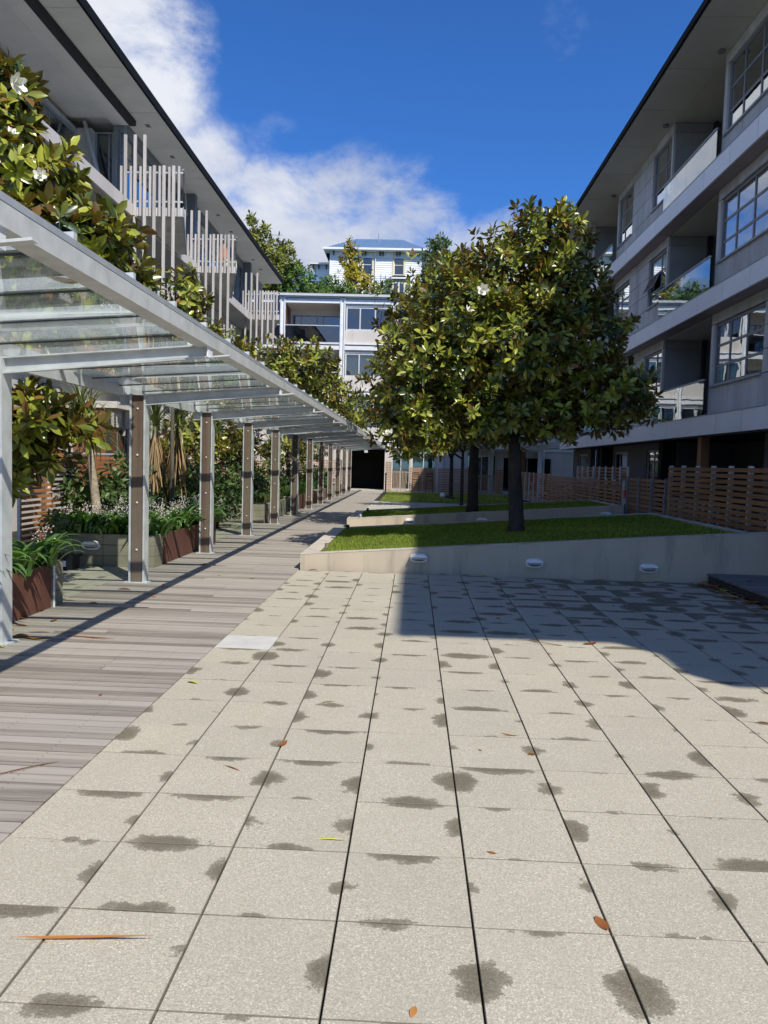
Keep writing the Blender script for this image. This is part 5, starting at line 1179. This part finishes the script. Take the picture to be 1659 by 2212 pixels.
# left wing
MB().box(-9.7, -8.28, 73.2, 80, 12.5, 20.0).build('wing', 'white_paint', wh); MB().box(-10.2, -8.28, 72.7, 80.4, 20.001, 20.12).build('wing_eave', 'white_paint', wh)
m = MB(); m.v = [(-10.2, 72.7, 20.13), (-8.3, 72.7, 20.13), (-8.3, 76, 21.0), (-8.3, 80, 20.13), (-10.2, 80, 20.13)]; m.f = [(0, 1, 2), (0, 2, 4), (4, 2, 3), (0, 4, 3, 1)]; m.build('wing_roof', 'roof_blue', wh)
for x in (-9.9, -9.4, -8.7): pbox('eave_bracket', 'fascia', wh, x - .035, x + .035, 72.9, 73.18, 19.65, 19.99)
lh = thing('low_house', (-11, 68, 13), 'low blue roof showing between the trees left of the white house', 'house')
MB().box(-14.5, -8.8, 66, 70, 12, 16.6).build('wall', 'white_paint', lh); MB().prism([(-15, 65.6), (-8.4, 65.6), (-8.4, 70.4), (-15, 70.4)], 'Z', 16.61, 16.72).build('eave', 'white_paint', lh)
m = MB(); m.v = [(-15, 65.5, 16.73), (-8.3, 65.5, 16.73), (-8.3, 70.4, 16.73), (-15, 70.4, 16.73), (-13, 68, 18.2), (-9.3, 68, 18.2)]; m.f = [(0, 1, 5, 4), (1, 2, 5), (2, 3, 4, 5), (3, 0, 4)]; m.build('roof', 'roof_blue', lh)

# ================================================================== SMALL THINGS
def bulkhead(p, label, s_=1.):
    x, y, z = p; t = thing('bulkhead_light', p, label, 'wall light')
    def oval(k, dy, w, h, n=18): return [(x + w * math.copysign(abs(math.cos(2 * PI * i / n)) ** .7, math.cos(2 * PI * i / n)), y + dy, z + h * math.copysign(abs(math.sin(2 * PI * i / n)) ** .7, math.sin(2 * PI * i / n))) for i in range(n)]
    def shell(rings):
        m = MB(); n = len(rings[0])
        for r in rings: m.v += r
        for a in range(len(rings) - 1):
            for i in range(n): j = (i + 1) % n; m.f.append((a * n + i, a * n + j, (a + 1) * n + j, (a + 1) * n + i))
        m.f.append(tuple(range(n))); m.f.append(tuple((len(rings) - 1) * n + i for i in range(n))[::-1]); return m
    shell([oval(0, -.002, .128 * s_, .062 * s_), oval(0, -.028, .128 * s_, .062 * s_)]).build('base', 'light_alu', t)
    shell([oval(0, -.029, .10 * s_, .045 * s_), oval(0, -.060, .092 * s_, .038 * s_), oval(0, -.075, .07 * s_, .022 * s_)]).build('lens', 'light_lens', t)
    m = MB(); 
    for zz, d in ((-.034, .045), (.0, .082), (.034, .06)): m.box(x - .115 * s_, x + .115 * s_, y - d - .006, y - d + .002, z + zz - .005, z + zz + .005)
    for xx in (-.112, .112): m.box(x + xx - .006, x + xx + .006, y - .05, y - .028, z - .04, z + .04)
    m.build('guard', 'light_alu', t)
    shell([oval(0, -.030, .122 * s_, .058 * s_), oval(0, -.07, .112 * s_, .050 * s_)]).v
    h = MB(); n = 12
    for dy, w, hh in ((-.029, .130, .066), (-.115, .118, .054)):
        for i in range(n + 1): a = PI * (.04 + .92 * i / n); h.v.append((x + w * math.copysign(abs(math.cos(a)) ** .7, math.cos(a)) * s_, y + dy, z + .006 + hh * abs(math.sin(a)) ** .7 * s_))
    for i in range(n): h.f.append((i, i + 1, n + 2 + i, n + 1 + i))
    h.f.append(tuple(range(n + 1, 2 * n + 2)))
    h.build('hood', 'light_alu', t, fix=False)
    return t
bulkhead((.12, 11.27, .225), 'oval bulkhead light on the front lawn wall at the edge of the shadow')
bulkhead((1.81, 11.27, .205), 'oval bulkhead light in the middle of the front wall, below the big tree')
bulkhead((3.46, 11.27, .185), 'oval bulkhead light on the front wall nearest the timber platform')
bulkhead((-.04, 18.9, .20), 'bulkhead light on the second wall where sun meets shade')
bulkhead((4.72, 18.9, .50), 'bulkhead light at the right end of the second wall')
bulkhead((1.72, 18.9, .27), 'bulkhead light low on the second wall left of the big trunk')
bulkhead((-4.62, 10.93, .30), 'weathered bulkhead light on the concrete end of the lily planter')
def spot(p, mat, label, h=.11, tilt=0.):
    t = thing('spotlight', p, label, 'spotlight'); x, y, z = p
    MB().lathe((x, y, z - .02), [(.018, 0), (.018, h * .5), (.034, h * .52), (.036, h), (.028, h + .004), (.028, h - .02)], 14).build('body', mat, t, smooth=False)
    MB().lathe((x, y, z - .02 + h - .018), [(.026, 0), (.026, .006)], 14).build('lens', 'light_lens', t)
spot((-1.27, 11.55, .25), 'brass', 'small brass uplight in the near left corner of the front lawn', .14)
spot((-1.30, 15.6, .25), 'plastic_black', 'small black uplight in the back left corner of the front lawn', .10)
spot((-1.28, 19.2, .24), 'light_alu', 'small metal uplight in the near corner of the second lawn', .10)
spot((-1.26, 21.8, .24), 'plastic_black', 'small black uplight at the back corner of the second lawn', .10)
# fallen globe lamp on the far lawn
gl_ = thing('globe_lamp', (1.55, 36.5, 0), 'white globe garden lamp lying on its side on the far lawn', 'lamp')
MB().lathe((1.42, 36.2, .03), [(.01, 0), (.09, .03), (.13, .1), (.135, .15), (.11, .22), (.06, .265), (.01, .28)], 16).build('globe', 'globe', gl_, smooth=True)
MB().tube([(1.52, 36.25, .14), (2.0, 36.1, .06)], .045, 10).build('stem', 'plastic_black', gl_)
# platform at the right
pf = thing('timber_platform', (4.3, 9.5, 0), 'low dark timber platform edged in black slate at the right', 'platform')
PX, PYb, PYf = 4.30, 11.24, 4.5
yy = PYf
while yy < PYb - .1: pbox('board', 'deck_dark', pf, PX, 8.5, yy, yy + .1, .115, .14); yy += .107
yy = PYf; 
while yy < PYb - .02:
    L = random.uniform(.25, .5); e1_ = min(PYb, yy + L)
    for r_ in range(3): pbox('stone', 'slate_stone', pf, PX + .015 + random.uniform(0, .01), PX + .1, yy + .002, e1_ - .002, r_ * .037, r_ * .037 + .034, .004)
    yy = e1_
MB().box(PX + .11, 8.5, PYf, PYb, -.03, .112).build('core', 'joist', pf)
# fallen leaves
LEAFV = [(0, 0), (.25, .16), (.6, .2), (.88, .1), (1, 0), (.88, -.1), (.6, -.2), (.25, -.16)]
FLM = []
for v in range(6):
    mb = MB(); cu = random.uniform(.12, .4); fo = random.uniform(.05, .5)
    pts = []
    for i in range(7):
        t = i / 6; w = .02 + .2 * math.sin(PI * min(1, t * 1.02)) ** .8 * (1 if t < .95 else .4)
        zc = cu * (t - .5) ** 2 * (1.2 if v % 2 else -.8) + (.10 if v % 2 == 0 else .0)
        pts.append([(t, -w, zc + fo * w), (t, 0, zc), (t, w, zc + fo * w * (.2 if v % 3 else 1.2))])
    mb.v = [p for r_ in pts for p in r_]
    for i in range(6):
        for k in (0, 1): a = i * 3 + k; mb.f.append((a, a + 3, a + 4, a + 1))
    zm = min(p[2] for p in mb.v); V = np.array([(p[0] - .5, p[1], p[2] - zm + .004) for p in mb.v])
    F4 = np.array(mb.f); F3 = np.vstack([F4[:, [0, 1, 2]], F4[:, [0, 2, 3]]])
    FLM.append(tri_mesh('fallen_leaf', V, F3, 'leaf_fallen', np.full(len(V), v / 5.)))
YLM = FLM[0].copy(); YLM.materials[0] = M['yellow']
from mathutils import Euler
def gp(x, y, z=0.):
    d = Vector(CAM_R) * (x - 829.5) + Vector(CAM_D) * (y - 1106) + Vector(CAM_F) * 1661; t = (z - 1.6) / d.z; return Vector((d.x * t, d.y * t, z))
def fleaf(x, y, L, label, rot=None, mesh=None, z=.001, sc=(1, 1, 1), group=None, world=None, v=None):
    p = Vector(world) if world is not None else gp(x, y); me = mesh or FLM[v if v is not None else random.randrange(6)]
    o = bpy.data.objects.new('fallen_leaf', me); place(o, None, (p.x, p.y, p.z + z)); o.scale = (L * sc[0], L * sc[1], L * sc[2])
    o.rotation_euler = (random.gauss(0, .06), random.gauss(0, .06), random.uniform(0, 6.28) if rot is None else rot)
    return tag(o, label, 'leaf', group)
fleaf(83, 1321, .16, 'orange curled leaf on the deck just below the rust planter')
fleaf(42, 1338, .15, 'flat orange leaf against the foot of the rust planter')
fleaf(47, 1352, .12, 'small brown leaf on the deck below the planter corner')
fleaf(116, 1341, .12, 'single rusty leaf lying alone on the deck near the planter', v=1)
fleaf(88, 1366, .22, 'long thin rusty leaf on the deck inside the canopy shadow grid', 0.1, sc=(1, .35, .6))
fleaf(45, 1376, .14, 'leftmost of three rust leaves in a row by the first post')
fleaf(66, 1379, .16, 'middle one of three rust leaves in a row by the first post')
fleaf(86, 1380, .14, 'right one of three rust leaves in a row by the first post')
fleaf(25, 1362, .08, 'tiny brown leaf scrap close beside the first post foot')
fleaf(4, 1397, .10, 'yellow leaf at the left frame edge below the first post', mesh=YLM)
fleaf(200, 1303, .12, 'orange leaf on the canopy bar shadow left of centre deck')
fleaf(268, 1274, .16, 'dark rust leaf in the bar shadow at the paving edge', 0.1, sc=(1, .6, 1))
fleaf(333, 1289, .09, 'small pale rust leaf on the sunny deck beyond the beam shadow')
fleaf(352, 1263, .06, 'tiny orange leaf near the beam shadow')
fleaf(440, 1220, .14, 'brown leaf on the deck beside the third post')
fleaf(474, 1243, .10, 'small yellow leaf alone on the pale deck boards', mesh=YLM)
fleaf(545, 1250, .09, 'dark leaf scrap on the deck short of the paving edge')
fleaf(217, 1502, .05, 'tiny dark rust leaf in the middle of the near deck')
fleaf(416, 1475, .09, 'bright yellow leaf on the pavers near the deck edge', mesh=YLM)
fleaf(708, 1517, .10, 'thin orange leaf on a paver joint, centre of the terrace', .5, sc=(1, .4, 1))
fleaf(611, 1608, .09, 'orange leaf standing on a wet joint mark', 1.2, v=1)
fleaf(503, 1661, .13, 'thin brown twig-like leaf on the pavers', -.55, sc=(1, .12, .4))
fleaf(1100, 1590, .11, 'thin dark curled leaf right of centre on the pavers', 0, sc=(1, .12, 1))
fleaf(1037, 1621, .03, 'tiny orange speck of leaf right of centre')
fleaf(1148, 1630, .05, 'small red leaf on the long joint right of centre')
fleaf(1300, 1997, .085, 'orange leaf on the long joint at lower right', 1.9, v=1)
fleaf(1062, 1843, .04, 'small orange leaf beside the wet mark lower right')
fleaf(893, 2187, .05, 'dark red leaf at the bottom edge of the terrace')
fleaf(1275, 1391, .17, 'large orange leaf just outside the building shadow', .6, v=1)
fleaf(1200, 1394, .62, 'long thin straw-coloured strap leaf ending at the large orange leaf', -.02, sc=(1, .045, .10))
fleaf(130, 2029, .62, 'long straw-coloured strap leaf at the lower left corner', .05, sc=(1, .06, .1))
fleaf(45, 1665, .42, 'long thin brown strap leaf curling on the near deck', .78, sc=(1, .05, .2))
fleaf(190, 1378, .55, 'long thin rusty strap leaf crossing the beam shadow', -.25, sc=(1, .04, .2))
fleaf(708, 1815, .18, 'thin yellow-green leaf blade beside a wet mark', -.1, mesh=YLM, sc=(1, .08, .3))
fleaf(1653, 1565, .1, 'thin orange leaf at the right frame edge', -.6, sc=(1, .3, 1))
for (x, l_) in ((682, 'brown leaf at the wall foot near its left corner'), (760, 'flat rust leaf at the wall foot in the sun'), (963, 'dark red leaf at the wall foot just inside the shade'), (1012, 'yellow leaf at the wall foot left of the middle light'), (1052, 'small yellow leaf at the wall foot below the middle light'), (1300, 'dark leaf at the wall foot between two lights'), (1425, 'brown curled leaf at the wall foot near the platform')):
    fleaf(x, 1236, .15, l_, 0., mesh=YLM if 'yellow' in l_ else None, world=((x - 893) / 1661 * 11.2, 11.17, 0))
for i, (x, y) in enumerate(((1075, 1337), (1325, 1309), (1395, 1345), (1245, 1160 + 130), (1555, 1330), (1610, 1338), (1165, 1245))):
    fleaf(x, y, .07, ['small dark leaf in the shade near the shadow corner', 'leaf lying on a joint in the shaded pavers', 'small leaf in the shade right of the large orange leaf', 'tiny leaf in the middle of the shaded pavers', 'leaf in the shade near the platform', 'leaf in the shade at the right frame edge', 'pale leaf scrap under the middle wall light'][i])
for i in range(58):
    t = i / 57; x = 4.26 - abs(random.gauss(0, .10)) ; y = 11.15 - random.random() ** 1.4 * 3.4
    fleaf(0, 0, random.uniform(.11, .18), 'dry orange leaf drifted against the slate edge of the platform', world=(x, y, random.uniform(0, .03)), group='leaf drift along the platform', mesh=YLM if i % 9 == 0 else None)
for i in range(5): fleaf(0, 0, .13, 'dry leaf lying on top of the timber platform', world=(4.6 + i * .28, 10.7 - random.random() * .5, .14), group='leaves on the platform')
for i in range(16): fleaf(0, 0, random.uniform(.09, .15), 'dry orange leaf in the drift beside the far canopy posts', world=(-3.55 + random.gauss(0, .16), 22.5 + random.random() * 8, 0), group='leaf drift by the far posts')
for i in range(14): fleaf(0, 0, random.uniform(.06, .11), 'small dry leaf scattered on the front lawn grass', world=(1.5 + random.random() * 3, 11.8 + random.random() * 3.6, z1(3) - .0), group='dry leaves on the front lawn')
fleaf(0, 0, .2, 'curled brown leaf resting on the canopy glass', 0.05, world=(-2.05, 4.45, glz(-2.05) + .011), v=1)
# potted plant in black tub
pt = thing('potted_plant', (-4.95, 10.55, 0), 'small grey-green plant in a black plastic tub with a white label', 'pot')
MB().prism([(-5.14, 10.42), (-4.76, 10.42), (-4.70, 10.46), (-4.70, 10.70), (-5.2, 10.70), (-5.2, 10.46)], 'Z', .0, .17).build('tub', 'plastic_black', pt)
MB().prism([(-5.17, 10.39), (-4.73, 10.39), (-4.67, 10.44), (-4.67, 10.73), (-5.23, 10.73), (-5.23, 10.44)], 'Z', .171, .20).build('rim', 'plastic_black', pt)
pbox('label', 'white_paint', pt, -4.84, -4.77, 10.412, 10.418, .05, .13)
P_, O_ = crown_pts([(-4.95, 10.56, .62, .26, .2, .28)], 60, .1); a_, b_, c_ = rosettes(P_, O_, 6, .07); bulk('foliage', a_, b_, c_, 'leaf_shrub', pt, rng.random(len(a_)))
MB().tube([(-4.95, 10.56, .17), (-4.93, 10.56, .6)], .012, 6).build('stem', 'bark_dark', pt)
# woven throw over the fence
th = thing('woven_throw', (-5.58, 12.2, 1.0), 'black and cream striped woven throw hanging over the orange fence', 'throw')
for i in range(16):
    z = 1.60 - i * .037; wv_ = .006 * math.sin(i * 1.3)
    pbox('stripe', 'plastic_black' if i % 2 else 'blossom', th, -5.60 + wv_, -5.588 + wv_, 11.75, 12.45, z - .036, z - .001)
for i in range(22): pbox('tassel', 'blossom', th, -5.598, -5.592, 11.76 + i * .0315, 11.772 + i * .0315, .93, 1.005)
# cloth-covered table behind the low fence
ct = thing('covered_table', (-6.3, 10.9, 0), 'garden table under a pale blue-white cloth at the left edge', 'table')
MB().prism([(-6.62, .12), (-5.98, .12), (-6.05, .88), (-6.55, .88)], 'Y', 10.2, 11.0).build('tablecloth', 'white_paint', ct)
for x in (-6.5, -6.1): MB().tube([(x, 10.3, 0), (x, 10.3, .12)], .02, 6).build('leg', 'alu_dark', ct)
# red padlocks / tags
for (x, y, z, l_) in ((5.27, 19.22, 1.02, 'red box on the fence post left of the slatted gate'), (5.3, 34.6, 1.05, 'small red tag on the far end of the right fence')):
    t = thing('red_box', (x, y, z), l_, 'box'); pbox('case', 'red_plastic', t, x - .05, x + .01, y - .06, y + .06, z - .09, z + .09); pbox('chain', 'alu_pale', t, x - .03, x, y - .01, y + .01, z - .25, z - .092)
# bar chairs at the far fence
def chair(x, y, label):
    t = thing('bar_chair', (x, y, 0), label, 'chair')
    pbox('seat', 'plastic_black', t, x - .2, x + .2, y - .2, y + .2, .70, .74)
    for dx in (-.18, .18):
        for dy in (-.18, .18): MB().tube([(x + dx * 1.15, y + dy * 1.15, 0), (x + dx, y + dy, .7)], .016, 6).build('leg', 'plastic_black', t)
        MB().tube([(x + dx, y + .18, .74), (x + dx, y + .24, 1.12)], .014, 6).build('back_post', 'plastic_black', t)
    for z in (.9, 1.0, 1.09): pbox('back_rail', 'plastic_black', t, x - .19, x + .19, y + .19, y + .215, z, z + .05)
chair(.15, 44.3, 'left black bar chair before the far slatted fence'); chair(.95, 44.35, 'right black bar chair before the far slatted fence')
bs = thing('bollard', (-1.55, 43.9, 0), 'thin black post beside the dark passage', 'post'); MB().lathe((-1.55, 43.9, 0), [(.04, 0), (.04, .95), (.06, .96), (.06, 1.05)], 10).build('shaft', 'plastic_black', bs)
# things on the second left balcony
bc = thing('balcony_umbrella', (-6.8, 27.0, 7.96), 'folded red and cream object behind the battens of the second balcony', 'umbrella')
MB().lathe((-6.8, 27.0, 7.96), [(.05, 0), (.05, .35), (.16, .4), (.2, .6), (.12, .9), (.02, 1.1)], 10).build('canopy', 'terracotta', bc); MB().lathe((-6.55, 26.9, 7.96), [(.2, 0), (.24, .3), (.22, .5), (.05, .52)], 10).build('base', 'cream_paint', bc)
